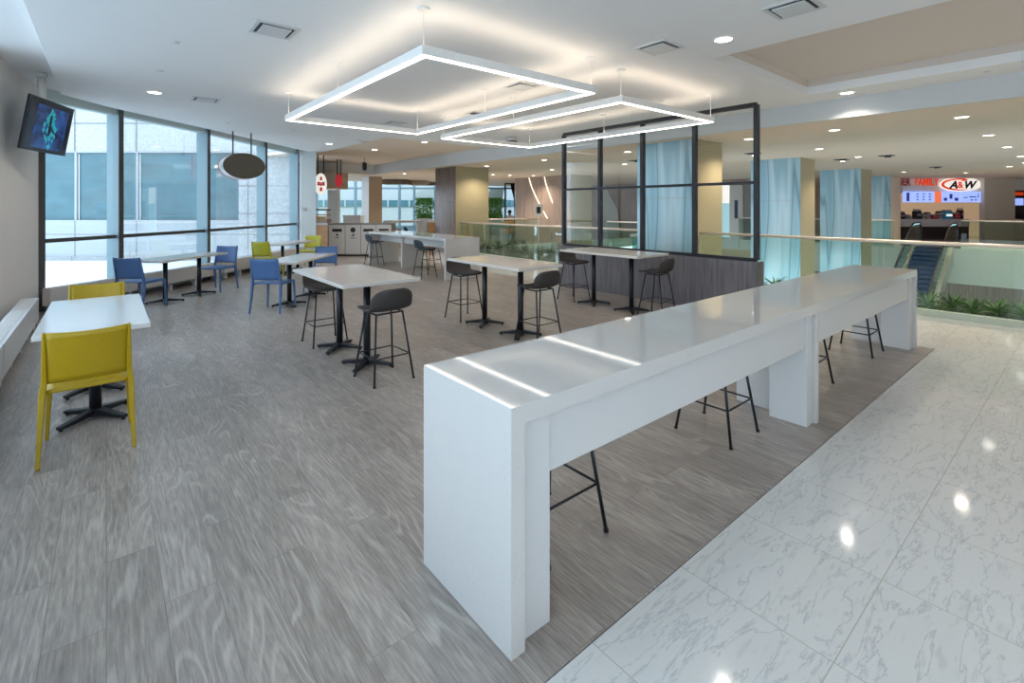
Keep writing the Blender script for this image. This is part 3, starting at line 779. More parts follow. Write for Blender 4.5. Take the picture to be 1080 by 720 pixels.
# ================================================================== CEILING FITTINGS
def rect_ring(mb, x0, x1, y0, y1, w, z0, z1):
    mb.box(x0, y0, z0, x1, y0 + w, z1); mb.box(x0, y1 - w, z0, x1, y1, z1)
    mb.box(x0, y0 + w, z0, x0 + w, y1 - w, z1); mb.box(x1 - w, y0 + w, z0, x1, y1 - w, z1)
def ring_light(label, x0, x1, y0, y1, Z):
    t = thing('ring_pendant_light', label, 'pendant light', ((x0 + x1) / 2, (y0 + y1) / 2, Z))
    a, b = (x1 - x0) / 2, (y1 - y0) / 2
    mb = MB(); rect_ring(mb, -a, a, -b, b, .075, -.03, .05); mb.build('frame', 'alu', t)
    mb = MB(); rect_ring(mb, -a + .016, a - .016, -b + .016, b - .016, .043, -.038, -.0302); mb.build('light_strip', 'led', t)
    mb = MB(); rect_ring(mb, -a + .012, a - .012, -b + .012, b - .012, .05, .0502, .0506); mb.build('uplight_strip', 'led_up', t)
    for sx in (-1, 1):
        for y in (-b + .05, 0, b - .05):
            x = sx * (a - .04)
            mb = MB(); mb.tube([(x, y, .05), (x, y, ZC - Z - .015)], .0035, 6)
            cb = mb.build('cable', 'alu', t)
            mb = MB(); mb.cyl(x, y, ZC - Z - .022, ZC - Z - .001, .055, 20); mb.build('ceiling_cap', 'alu', cb)
    return t
ring_light('left rectangular LED ring pendant over the front high table', 2.05, 4.28, 3.65, 7.78, 2.94)
ring_light('right rectangular LED ring pendant in front of the black screen', 4.86, 7.12, 3.74, 7.98, 2.94)

def downlight(x, y, z, label, group=None, rad=.085):
    t = thing('downlight', label, 'downlight', (x, y, z), 0, group)
    mb = MB(); mb.lathe([(rad + .016, -.001), (rad + .014, -.008), (rad, -.009), (rad - .004, -.002)], 24); mb.build('trim_ring', 'alu', t, smooth=True)
    mb = MB(); mb.cyl(0, 0, -.005, -.001, rad - .003, 24); mb.build('lens', 'dl', t)
    return t
def spot(x, y, z, power, col=(1, .88, .74), size=2.4, rad=.06):
    l = bpy.data.lights.new('downlight_lamp', 'SPOT'); l.energy = power; l.color = col; l.spot_size = size; l.spot_blend = .7; l.shadow_soft_size = rad
    o = bpy.data.objects.new('downlight_lamp', l); C.objects.link(o); o.location = (x, y, z - .03)
proto = downlight(.55, 8.97, ZC, 'round recessed downlight in the ceiling near the left windows')
spot(.55, 8.97, ZC, 16, (1, .95, .88))
DL = [((4.82, 2.44, ZC), 'round downlight in the white ceiling just left of the recessed ceiling panel'),
      ((4.62, 13.28, ZC), 'round downlight in the white ceiling tip near the white pier'),
      ((8.5, 2.41, ZC), 'round downlight beside the bulkhead, right of the recessed ceiling panel'),
      ((6.8, 12.0, ZC + .10), 'round downlight in the far beige ceiling above the bins, right one'),
      ((6.5, 14.6, ZC + .10), 'round downlight in the far beige ceiling above the bins, left one'),
      ((6.8, 10.4, ZC), 'round downlight in the white ceiling in front of the bronze column')]
for p, lb in DL:
    dup(proto, p, 0, lb); spot(p[0], p[1], p[2], 30 if p[1] > 3 else 16, (1, .93, .84), rad=.06 if p[1] > 3 else .03)
LOW = [(10.14, 3.07), (10.2, 1.37), (13.18, 1.38), (16.12, 1.38), (19.3, 1.38), (10.13, 4.6), (13.18, 4.31), (16.1, 4.3),
       (10.14, 7.63), (12.99, 9.89), (12.88, 13.16), (9.97, 10.51), (10.0, 13.4), (12.82, 16.72), (13.67, 16.59), (14.6, 16.1), (22.3, 1.5), (10.2, -1.5), (13.2, -1.5), (9.6, 18.6), (24.5, 5.0), (24.0, 2.0), (27, 3.5), (27, -1), (22, -2), (20, 8.5), (12, 19), (17, 19)]  # far entries at the end are lamps added to lighten that zone
for p in ((2.2, -2.0), (5.2, -2.0), (8.2, -2.0)): dup(proto, (p[0], p[1], ZC if p[0] < 5.3 or p[0] > 8.2 else RZ_), 0, 'added fill downlight in the white ceiling behind the viewer', 'added fill downlights behind the viewer'); spot(p[0], p[1], ZC, 25, (1, .92, .82))  # unseen lamps added to brighten the foreground
for p in LOW:
    dup(proto, (p[0], p[1], ZL), 0, 'one of the seen and added small round downlights in the lower beige ceiling beyond the bulkhead', 'downlights in the lower beige ceiling')
    spot(p[0], p[1], ZL, 62, (1, .86, .70))
# adjustable square black downlights
def gimbal(x, y, label, on=False, z=ZL):
    t = thing('square_spotlight', label, 'spotlight', (x, y, z))
    mb = MB(); mb.box(-.16, -.16, -.012, .16, .16, -.001); mb.build('housing', 'dark', t)
    mb = MB(); mb.cyl(.05, -.02, -.05, -.012, .07, 16, r1=.08); mb.build('lamp_head', 'rubber', t)
    mb = MB(); mb.cyl(.05, -.02, -.056, -.05, .055, 16); mb.build('lens', 'dl' if on else 'steel', t)
gimbal(12.94, 6.17 - .4, 'square black spotlight, lit, seen through the right pane of the black screen', True)
gimbal(16.6, 4.85, 'lit black spotlight right of the second blue column', True)
gimbal(16.29, 3.7, 'square black recessed spotlight in the beige ceiling, nearer of the two unlit ones')
gimbal(22.27, 3.66, 'square black recessed spotlight in the beige ceiling, farther unlit one')
gimbal(12.2, 8.9, 'small square black spotlight seen through the second screen pane')
# air vents
def vent(x, y, label, z=ZC, rz=0, a=.19, b=.19, dark=False):
    t = thing('ceiling_vent', label, 'air vent', (x, y, z), rz)
    mb = MB(); rect_ring(mb, -a, a, -b, b, .035, -.012, -.0005); mb.build('frame', 'vent', t, bevel=.002)
    mb = MB(); mb.box(-a + .035, -b + .035, -.003, a - .035, b - .035, -.0005); mb.build('slot', 'ventgap', t)
    mb = MB(); mb.box(-a + .065, -b + .06, -.022, a - .065, b - .06, -.010); mb.build('centre_plate', 'vent' if not dark else 'ventgap', t, bevel=.002)
vent(1.24, 5.07, 'square white ceiling vent nearest the windows, upper left of the left ring pendant')
vent(1.21, 9.06, 'square white ceiling vent near the window downlight')
vent(4.53, 3.0, 'square white ceiling vent between the two ring pendants and the round downlight')
vent(4.51, 1.67, 'square white ceiling vent at the top edge, cut off nearest the camera')
vent(4.5, 9.12, 'square white ceiling vent seen inside the left ring pendant')
vent(4.49, 5.2, 'square brownish ceiling vent just above the left ring pendant corner', dark=False)
vent(5.14, 7.23, 'small dark ceiling grille between the two ring pendants', a=.13, b=.13, dark=True)
# dome camera, detectors, sprinklers
t = thing('dome_camera', 'grey and black dome camera on the ceiling inside the right ring pendant', 'camera', (7.6, 9.2, ZC))
mb = MB(); mb.lathe([(.0, -.001), (.10, -.001), (.15, -.03), (.17, -.07), (.17, -.10)], 28); mb.build('housing', 'vent', t, smooth=True)
mb = MB(); mb.lathe([(.165, -.10), (.13, -.145), (.0, -.16)], 28); mb.build('dome', 'dark', t, smooth=True)
t = thing('smoke_detector', 'small round smoke detector on the white ceiling above the bins', 'smoke detector', (5.1, 12.2, ZC))
mb = MB(); mb.lathe([(.0, -.05), (.05, -.05), (.09, -.03), (.10, -.001)], 24); mb.build('cover', 'vent', t, smooth=True)
mb = MB(); mb.box(-.17, -.02, -.015, .17, .02, -.001); mb.build('mounting_bar', 'vent', t)
t = thing('hanging_spotlight', 'small black and blue ceiling spotlight over the recycling cabinets', 'spotlight', (7.27, 17.2, ZC + .1))
mb = MB(); mb.cyl(0, 0, -.2, 0, .012, 8); mb.build('stem', 'dark', t)
mb = MB(); mb.cyl(0, 0, -.42, -.18, .08, 16); mb.build('lamp_body', 'dark', t)
mb = MB(); mb.cyl(0, 0, -.47, -.42, .07, 16); mb.build('lens', 'escblue', t)
mb = MB()
spk = None
for (x, y) in ((.55, 6.1), (.52, 7.5), (1.9, 11.3), (3.2, 11.5), (8.5, .9), (8.45, 4.6), (7.4, 8.2)):
    if spk is None:
        spk = MB().lathe([(.0, -.012), (.035, -.010), (.042, -.001)], 16).build('sprinkler_cap', 'vent', loc=(x, y, ZC), smooth=True)
        setp(spk, 'tiny flat round sprinkler cap flush in the white ceiling', 'sprinkler', 'sprinkler caps in the white ceiling')
    else:
        q = spk.copy(); C.objects.link(q); q.location = (x, y, ZC)
# ================================================================== COLUMNS
def column(label, x0, x1, y0, y1, face, side, z1=ZL, seam=True):
    t = thing('square_column', label, 'column', (x0, y0, 0))
    a, b = x1 - x0, y1 - y0
    mb = MB(); mb.box(.02, .02, -.4 if x0 > 9.5 else 0, a, b, z1); mb.build('core', side, t)
    mb = MB(); mb.box(0, 0, 0 if x0 < 9.5 else -1.0, .02, b / 2 - .004 if False else b, z1 * .60 - .004); mb.box(0, 0, z1 * .60 + .004, .02, b, z1 - .002); mb.build('front_panel', face, t)
    mb = MB(); mb.box(.022, .0, 0 if x0 < 9.5 else -1.0, a, .019, z1 - .002); mb.build('side_panel', side, t)
    return t
column('first blue clad column, behind the black framed screen', 9.2, 10.36, 5.28, 6.66, 'bluepanel', 'olive')
column('second blue clad column, right of the black screen', 15.0, 16.1, 5.38, 6.75, 'bluepanel', 'olive')
column('third blue clad column, between the second and fourth', 21.1, 22.4, 5.55, 6.87, 'bluepanel', 'khaki_lit')
column('fourth and farthest blue clad column, next to the red burger sign', 26.9, 28.6, 5.96, 7.0, 'bluepanel', 'storegrey')
column('bronze and khaki column behind the white waterfall bar table', 9.22, 10.65, 14.15, 15.46, 'bronze', 'olive')
column('tan column behind the recycling cabinets', 9.2, 9.85, 21.3, 22.1, 'white', 'tan')
column('khaki column beside the wood wall with curved light slots', 15.32, 16.68, 14.5, 15.6, 'taupewood', 'khaki_lit')

# wood feature wall with curved light slots
f = MB(); f.box(15.4, 15.65, 0, 15.8, 18.3, ZL)
struct('wall_feature', f, 'taupewood')
def slot(y0, lean, name):
    pts = []
    for k in range(13):
        tt = k / 12
        pts.append((15.385, y0 - lean * (tt ** 1.3), ZL - .02 - 1.9 * tt))
    mb = MB(); mb.tube(pts, 1, sq=([.06] * 13, [.02] * 13))
    return mb
slot_m = emis('slot_glow', (1.0, .86, .66, 1), .6)
setp(slot(17.25, 1.25, '').build('wall_light_slot', slot_m), 'left curved glowing light slot in the taupe wood wall', 'light')
setp(slot(16.2, 1.0, '').build('wall_light_slot', slot_m), 'right curved glowing light slot in the taupe wood wall', 'light')
t = thing('wall_notice_box', 'small dark square panel on a post in front of the wood wall', 'sign', (14.6, 15.75, 0))
mb = MB(); mb.tube([(0, 0, 0), (0, 0, 1.2)], .02, 8); mb.build('post', 'storegrey', t)
mb = MB(); mb.box(-.2, -.03, 1.2, .2, .03, 1.75); mb.build('frame', 'storegrey', t, rz=ROT)
mb = MB(); mb.box(-.09, -.035, 1.33, .09, -.031, 1.62); mb.build('panel', 'dark', t, rz=ROT)
# far walls across the atrium (seen through the screen)
f = MB(); f.box(24.5, 9.2, 0, 24.8, 25.9, ZL)
struct('wall_far_atrium', f, 'taupewood')
f = MB(); f.add([(24.45, 18.9, 0.0), (24.45, 20.4, 0), (24.45, 20.4, ZL), (24.45, 20.2, ZL), (24.45, 19.2, 1.5)], [(0, 1, 2, 3, 4)])
o_ = f.build('wall_art_panel', 'slab', solid=.05); setp(o_, 'pale angled panel on the far wood wall beyond the atrium', 'wall panel')
f = MB(); f.box(40, -12, 0, 40.2, 25.9, ZL)
struct('wall_far_right', f, 'storegrey')
f = MB(); f.box(1.2, -4.2, 0, 42, -4.0, 3.7)
struct('wall_back_added', f, 'wall')  # unseen wall added to cut the light from behind the viewer
t = thing('far_window', 'bright narrow window between the first blue column and the black screen post', 'window', Q(oq0(766, 24.2), 24.2), ROT)
MB().box(-.26, 0, .1, .26, .06, 2.72).build('pane', 'signwhite', t)
MB().box(-.26, -.03, .1, .26, -.001, 1.8).build('lower_pane', 'tealpale', t)
MB().box(.26, -.05, 0, .36, .06, 2.75).build('frame', 'mull', t)
t = thing('shop_banner', 'white vertical banner panel with dark blue lettering strip beyond the first blue column', 'banner', Q(11.0, 24.1), ROT)
mb = MB(); mb.box(-.25, 0, 0, .40, .05, 2.7); mb.build('panel', 'white', t)
mb = MB(); mb.box(-.02, -.02, 1.05, .14, -.001, 1.95); mb.build('lettering_strip', 'escblue', t)
t = thing('shop_screen_wall', 'blue grey flat panel beside the white banner beyond the first blue column', 'wall panel', Q(11.55, 24.0), ROT)
mb = MB(); mb.box(-.14, 0, 0, .9, .05, 2.72); mb.build('panel', 'bingrey', t)

# ================================================================== BALUSTRADES
def balustrade(label, p, q, H=1.10, n=6, rail='rail', posts=False, kerb=True, z0=0.0):
    v, nn, L = seg(p, q)
    t = thing('glass_balustrade', label, 'railing', (p[0], p[1], z0), math.atan2(v.y, v.x))
    for i in range(n):
        mb = MB(); mb.box(i * L / n + .006, -.008, .02, (i + 1) * L / n - .006, .008, H - .03); mb.build('glass_panel', 'glass_rail', t)
    mb = MB(); mb.tube([(0, 0, H - .02), (L, 0, H - .02)], .027, 12); mb.build('handrail', rail, t, smooth=True)
    if kerb:
        mb = MB(); mb.box(0, -.06, -.03, L, .05, .09); mb.build('kerb', 'curb', t)
    return t
balustrade('glass balustrade with a satin handrail running right from the first blue column', (9.44, 5.27), (9.44, -4.0), n=6)
balustrade('glass balustrade between the bronze column and the first blue column', (9.44, 14.14), (9.44, 6.68), n=5)
balustrade('glass balustrade across the atrium in front of the wood wall', (9.6, 16.6), (15.35, 16.6), n=4, kerb=False)
balustrade('far glass balustrade in front of the burger counter', (25.55, 3.45), (25.55, -8.0), n=6, kerb=True)
balustrade('far glass balustrade between second and third blue columns', (24.0, 15.2), (24.0, 5.2), n=5, kerb=False)
balustrade('short glass balustrade seen through the middle screen panes', (14.2, 11.6), (14.2, 7.4), n=3, kerb=False)
f = MB(); f.box(14.0, 7.2, -.3, 18.5, 11.7, 0.0); struct('floor', f, 'slab')

# ================================================================== PLANTS
f = MB(); f.box(9.5, -4, -.35, 10.6, 5.2, -.10); f.box(10.55, -4, -.35, 10.65, 5.2, -.02)
f.box(9.5, 6.7, -.35, 10.75, 14.1, -.10); f.box(10.7, 6.7, -.35, 10.8, 14.1, -.02)
f.box(9.6, 15.5, -.1, 15.3, 16.5, 0.02)
struct('trim_6', f, 'soil')
def plant_mesh(R_, Hh, n, seed):
    rd = random.Random(seed); mb = MB()
    for i in range(n):
        a = 2 * PI * i / n * 2.4 + rd.uniform(-.2, .2)
        el = rd.uniform(.25, 1.25); ln = rd.uniform(.75, 1.1)
        r_, h_ = R_ * math.cos(el) * ln + .02, Hh * math.sin(el) * ln
        w = rd.uniform(.022, .034); dx, dy = math.cos(a), math.sin(a); px, py = -dy, dx
        vs = []
        for k in range(5):
            tt = k / 4; ww = w * (1 - tt ** 1.5) * (0.55 + 1.2 * tt if tt < .4 else 1)
            rr = .015 + r_ * tt ** 1.2; z = h_ * (tt ** .8) - .10 * math.cos(el) * tt ** 2.5
            vs += [(dx * rr + px * ww, dy * rr + py * ww, z + .006), (dx * rr, dy * rr, z - .004), (dx * rr - px * ww, dy * rr - py * ww, z + .006)]
        fs = []
        for k in range(4):
            o = k * 3; fs += [(o, o + 1, o + 4, o + 3), (o + 1, o + 2, o + 5, o + 4)]
        mb.add(vs, fs)
    return mb
def make_plant(label, seed, group=None, leaf='leaf', R_=.32, Hh=.36, n=42):
    t = thing('spiky_plant', label, 'plant', (0, 0, 0), 0, group)
    mb = plant_mesh(R_, Hh, n, seed); q = mb.build('leaves', leaf, t); q.location = (0, 0, .12)
    mb = MB(); mb.lathe([(.0, .0), (.075, .0), (.115, .13), (.105, .13), (.0, .12)], 16); mb.build('pot', 'pot', t, smooth=True)
    return t
pr = []
rlab = ['spiky green plant half hidden behind the far end of the long counter', 'first spiky plant right of the counter end, behind the glass', 'second spiky plant right of the counter end, behind the glass',
        'third spiky plant right of the counter end, behind the glass', 'spiky green plant at the right photo edge behind the glass', 'spiky plant behind the glass just past the right photo edge']
ys = [1.72, 1.45, 1.20, .95, .66, .36]
for i, y in enumerate(ys):
    p = make_plant(rlab[i], 10 + i); p.location = (9.95 + (.08 if i % 2 else -.05), y, -.10); p.rotation_euler = (0, 0, i * 1.3); pr.append(p)
for i in range(14):
    y = 2.1 + .46 * i
    if y > 4.75: break
    dup(pr[i % 6], (9.9 + random.uniform(-.12, .18), y, -.10), random.uniform(0, 6), 'spiky green plant behind the glass balustrade above the long counter', 'planter row between the low wall and the counter end')
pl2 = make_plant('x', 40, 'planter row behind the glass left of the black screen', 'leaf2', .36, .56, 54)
pl2['label'] = 'dark spiky plant behind the glass balustrade left of the black screen'; pl2.location = (9.85, 7.1, -.10)
k = 0
for row, xx in enumerate((9.85, 10.35)):
    y = 7.2 + .28 * (row + 1)
    while y < 13.75:
        dup(pl2, (xx + random.uniform(-.1, .1), y, -.10), random.uniform(0, 6)); y += .5
p3 = dup(pl2, (10.6, 16.0, 0), 1, 'dark spiky plant in the planter across the atrium before the wood wall', 'planter row across the atrium')
p3.scale = (.9, .9, .45)
x = 11.0
while x < 14.2:
    dup(p3, (x, 16.0 + random.uniform(-.15, .15), 0.0), random.uniform(0, 6)); x += .5
p4 = dup(pl2, (25.9, 1.9, 0), 1, 'low dark plant at the foot of the far balustrade near the burger counter', 'plants at the far balustrade')
p4.scale = (.9, .9, .5)
for i in range(9): dup(p4, (25.9, 1.5 - i * .4, 0.0), random.uniform(0, 6))
# pebbles in the planter: nobody could count them
mb = MB()
for i in range(420):
    x, y = random.uniform(9.55, 10.5), random.uniform(-1, 5.1); r = random.uniform(.012, .03); z = -.10 + r * .5
    mb.add([(x + r, y, z), (x, y + r, z), (x - r, y, z), (x, y - r, z), (x, y, z + r * .8), (x, y, z - r * .8)],
           [(0, 1, 4), (1, 2, 4), (2, 3, 4), (3, 0, 4), (1, 0, 5), (2, 1, 5), (3, 2, 5), (0, 3, 5)])
setp(mb.build('pebbles', 'pebble', smooth=True), 'white pebbles strewn between the spiky plants behind the glass', 'pebbles', kind='stuff')

# ================================================================== ESCALATORS
def escalator(label, ya, yb, xt=25.3, lower=-4.5, steps=True):
    t = thing('escalator', label, 'escalator', (xt, (ya + yb) / 2, 0))
    w = (yb - ya) / 2; sl = math.tan(math.radians(30)); run = (-lower) / sl
    # truss body
    mb = MB()
    for s in (-1, 1):
        y0, y1 = s * (w - .02), s * (w + .12)
        vs = []
        for y in (y0, y1):
            vs += [(1.3, y, .05), (0, y, .05), (-run, y, lower + .05), (-run, y, lower - .4 + .3), (0, y, -.6), (1.3, y, -.6)]
        fs = [(0, 1, 2, 3, 4, 5), (11, 10, 9, 8, 7, 6)] + [(i, (i + 1) % 6, 6 + (i + 1) % 6, 6 + i) for i in range(6)]
        mb.add(vs, fs)
    mb.build('side_truss', 'steel', t)
    mb = MB(); n = 30
    for i in range(n):
        x = -run + i * run / n; z = lower + (i + 1) * (-lower) / n - .03
        mb.box(x, -w + .02, z - .35, x + run / n, w - .02, z)
    mb.box(0, -w, -.2, 1.3, w, 0.01)
    mb.build('steps', 'escblue', t)  # blue light on the steps is put into their base colour
    for s in (-1, 1):
        y = s * (w + .05); H = .95
        mb = MB()
        path = [(1.2, H - .22), (1.15, H - .06), (1.0, H), (0.2, H), (-.1, H - .04), (-.4, H - .17)] + [(-run, lower + H)]
        top = [(x, y, z) for x, z in path]; bot = [(x, y, .05 if x > 0 else .05 + x * sl) for x, z in path]
        m_ = len(top); mb.add(top + bot, [(i, i + 1, m_ + i + 1, m_ + i) for i in range(m_ - 1)])
        mb.build('glass_side', 'glass_rail', t, solid=.012)
        mb = MB()
        path2 = [(.55, .12), (1.15, .16), (1.32, .4), (1.32, H - .28), (1.2, H - .07), (1.0, H), (.2, H), (-.1, H - .04), (-.4, H - .17), (-run, lower + H)]
        mb.tube([(x, y, z + .02) for x, z in path2], 1, sq=([.06] * 10, [.075] * 10)); mb.build('handrail', 'rubber', t, bevel=.01)
        mb = MB(); mb.tube([(1.0, y, H - .045), (.2, y, H - .045), (-.1, y, H - .085), (-.4, y, H - .215)], .018, 8)
        mb.build('handrail_light', emis('rail_glow_%d' % s, (.45, .9, 1, 1), .35), t)
    return t
escalator('blue lit escalator descending from the burger counter level', 3.75, 4.80)
# curved black newel of the escalator seen through the middle panes
t = thing('escalator', 'escalator end with a curved black handrail, seen through the middle screen panes', 'escalator', (13.2, 8.35, 0), 0)
mb = MB(); pts = [(-1.5, 0, .90), (-.3, 0, .95)] + [(-.1 + .45 * math.sin(a), 0, .50 + .45 * math.cos(a)) for a in [i * .3 for i in range(9)]] + [(-.3, 0, .1)]
pts = [(-x, y, z) for x, y, z in pts]
mb.tube(pts, 1, sq=([.05] * len(pts), [.07] * len(pts))); mb.build('handrail', 'rubber', t, bevel=.008)
mb = MB(); mb.box(-.2, -.008, .06, 1.5, .008, .86); mb.build('glass_side', 'glass_rail', t)
mb = MB(); mb.box(-.2, -.08, -.3, 1.6, .08, .06); mb.build('side_truss', 'steel', t)
t = thing('glass_barrier', 'teal glass barrier with a white cap left of the first blue column', 'barrier', (10.9, 6.9, -.1), 0)
mb = MB(); mb.box(-.5, .72, .0, .6, .78, .95); mb.build('panel', glass('teal_glass', (.45, .78, .76, 1), .8), t)
mb = MB(); mb.box(-.55, .68, .95, .65, .82, 1.02); mb.build('cap', 'white', t)

# ================================================================== BURGER STORE (A&W) beyond the escalator
D0 = 24.0
def sx_(px): return (px - 540) / 515 * D0
def sz_(py): return CH - (py - 218) / 515 * D0
O = Q(0, D0, 0)
def store(name, label, cat, px0, px1, y=0.0):
    return thing(name, label, cat, Q(sx_((px0 + px1) / 2), D0 + y, 0), ROT)
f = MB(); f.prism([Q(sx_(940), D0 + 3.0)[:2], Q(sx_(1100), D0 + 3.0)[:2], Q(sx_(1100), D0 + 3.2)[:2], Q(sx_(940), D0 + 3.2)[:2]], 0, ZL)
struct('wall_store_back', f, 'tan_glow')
f = MB(); f.prism([Q(sx_(952), D0 + .02)[:2], Q(sx_(1032), D0 + .02)[:2], Q(sx_(1032), D0 + .2)[:2], Q(sx_(952), D0 + .2)[:2]], 2.30, ZL)
struct('trim_7', f, 'wall')
f = MB(); f.prism([Q(sx_(1032), D0 - .3)[:2], Q(sx_(1064), D0 - .3)[:2], Q(sx_(1064), D0 - .04)[:2], Q(sx_(1032), D0 - .04)[:2]], 0, ZL)
struct('wall_store_pier', f, 'storegrey')
t = store('shop_sign', 'red and black lettered BURGER FAMILY shop sign over the menu screens', 'sign', 930, 990)
cx = lambda px: sx_(px) - sx_(960)
text_obj('lettering', 'BURGER', .50, 'redpaint', t, cx(945.5), -.02, sz_(192.2), bold=.012, sx=.72)
text_obj('lettering', 'FAMILY', .50, 'orange_sign', t, cx(977), -.02, sz_(192.2), bold=.012, sx=.72)
t = store('shop_logo_sign', 'white oval A&W logo sign with an orange arrow sweep', 'sign', 990, 1034)
mb = MB(); n = 40
a_, b_ = 1.02, .34
vs = [(a_ * math.cos(2 * PI * k / n), y, sz_(194.5) + b_ * math.sin(2 * PI * k / n)) for y in (-.10, -.02) for k in range(n)]
mb.add(vs, [tuple(range(n)), tuple(range(n, 2 * n))[::-1]] + [(k, (k + 1) % n, n + (k + 1) % n, n + k) for k in range(n)])
mb.build('oval_panel', 'signwhite', t)
mb = MB(); rib = []
for k in range(25):
    a = math.radians(-70 - k * 8.6); wd = .015 + .055 * math.sin(PI * min(k, 20) / 24)
    for q_ in (1, -1): rib.append((-.05 + (.88 + q_ * wd) * math.cos(a), -.12, sz_(194.6) + (.265 + q_ * wd * .8) * math.sin(a)))
mb.add(rib, [(2 * k, 2 * k + 1, 2 * k + 3, 2 * k + 2) for k in range(24)])
e = rib[-1]; mb.add([(e[0] - .02, -.121, e[2] + .13), (e[0] + .30, -.121, e[2] - .02), (e[0] - .04, -.121, e[2] - .07)], [(0, 1, 2)])
mb.build('orange_arrow', 'orange_sign', t)
text_obj('lettering', 'A', .50, 'black_sign', t, -.42, -.13, sz_(195.3), shear=.3, bold=.02, sx=1.1)
text_obj('lettering', '&', .44, 'orange_sign', t, -.08, -.13, sz_(195.3), bold=.012)
text_obj('lettering', 'W', .50, 'black_sign', t, .34, -.13, sz_(195.3), shear=.3, bold=.02, sx=1.05)
def menu(px0, px1, label, items, m='menu'):
    t = store('menu_screen', label, 'menu screen', px0, px1)
    w = (sx_(px1) - sx_(px0)) / 2
    mb = MB(); mb.box(-w, -.12, sz_(213.3), w, -.05, sz_(202)); mb.build('screen', m, t)
    mb = MB()
    for (u, v_, a, b) in items: mb.box((u - a) * w, -.125, sz_(213.3) + (v_ - b) * .53, (u + a) * w, -.1205, sz_(213.3) + (v_ + b) * .53)
    if items: mb.build('menu_items', 'menu_d', t)
menu(951, 983.3, 'blue white menu screen with a grid of small items, leftmost over the counter', [(u, v_, .07, .05) for u in (-.1, .3, .7) for v_ in (.25, .5, .75)] + [(-.72, .5, .1, .4)])
menu(983.8, 990.7, 'narrow orange menu panel between two blue menu screens', [], 'menu_o')
menu(991, 1010.3, 'blue white menu screen with drink and burger pictures, under the logo', [(0, .55, .16, .22), (-.6, .28, .18, .14), (.6, .28, .2, .14)])
menu(1010.7, 1032, 'blue white menu screen with thin text, rightmost beside the pier', [(-.5, .45, .2, .04), (.2, .5, .35, .05), (.1, .22, .1, .06), (.5, .22, .1, .06), (.75, .6, .04, .2)])
t = store('shop_counter', 'white topped service counter with a dark brown front under the menus', 'counter', 940, 1032, .6)
w = (sx_(1032) - sx_(935)) / 2
mb = MB(); mb.box(-w, 0, .62, w, .6, 1.0); mb.build('counter_top_band', 'binwhite', t)
mb = MB(); mb.box(-w, .03, .0, w, .6, .618); mb.build('front_panel', 'darkbrown', t)
appl = [(962, 968, .40, 'dark', 'black coffee machine at the left of the service counter'), (969.5, 975, .22, 'steel', 'steel warming tray on the service counter'), (980, 986, .5, 'dark', 'tall black drink dispenser on the service counter'),
        (987, 990, .28, 'steel', 'short steel canister on the service counter'), (992, 996, .35, 'steel', 'steel dispenser beside the red box on the service counter'), (998, 1003, .24, 'redpaint', 'red box on the service counter below the logo'),
        (1005, 1009, .40, 'steel', 'steel rack on the service counter'), (1011, 1020, .46, 'menu_t', 'till with teal and white screen on the service counter'), (1022, 1028, .34, 'redpaint', 'red container at the right end of the service counter'), (1028.5, 1031.5, .55, 'dark', 'tall dark cup dispenser against the pier')]
for a, b, h_, m, lb in appl:
    t = store('counter_appliance', lb, 'appliance', a, b, .75); w = (sx_(b) - sx_(a)) / 2
    mb = MB(); mb.box(-w, 0, 1.0, w, .3, 1.0 + h_ * .8); mb.build('body', m, t, bevel=.02)
    mb = MB(); mb.box(-w * .8, .03, 1.001 + h_ * .8, w * .8, .27, 1.0 + h_); mb.build('top_unit', 'steel' if m != 'steel' else 'dark', t, bevel=.01)
    mb = MB(); mb.box(-w * .7, -.02, 1.0 + h_ * .3, w * .7, -.001, 1.0 + h_ * .55); mb.build('front_plate', 'signwhite' if m == 'menu_t' else 'bingrey', t)
t = store('wall_shelf_unit', 'dark shelving unit behind the service counter left side', 'shelf', 960, 972, 2.6)
mb = MB(); mb.box(-1.0, 0, 1.05, 1.0, .3, 1.12); mb.box(-1, 0, 1.5, 1, .3, 1.6); mb.box(-1, .28, 1.1, 1, .3, 1.9); mb.build('shelf_frame', 'dark', t)
# right neighbour store
t = store('neighbour_kiosk', 'dark store kiosk at the far right edge behind the pier', 'kiosk', 1066, 1086, .1)
mb = MB(); mb.box(-.15, .8, 0, 2.2, .9, 2.45); mb.build('back_panel', 'darkbrown', t)
mb = MB(); mb.box(-.15, .0, 2.45, 2.2, .9, ZL - .01); mb.build('fascia', 'wall', t)
mb = MB(); mb.box(-.1, 0, 0, 2.2, .5, 1.0); mb.build('counter_block', 'storegrey', t)
mb = MB(); mb.box(.2, .7, 1.7, 1.0, .75, 2.05); mb.build('screen', 'menu', t)
mb = MB(); mb.box(.15, .7, 2.2, 1.0, .74, 2.36); mb.build('sign_strip', 'orange_sign', t)

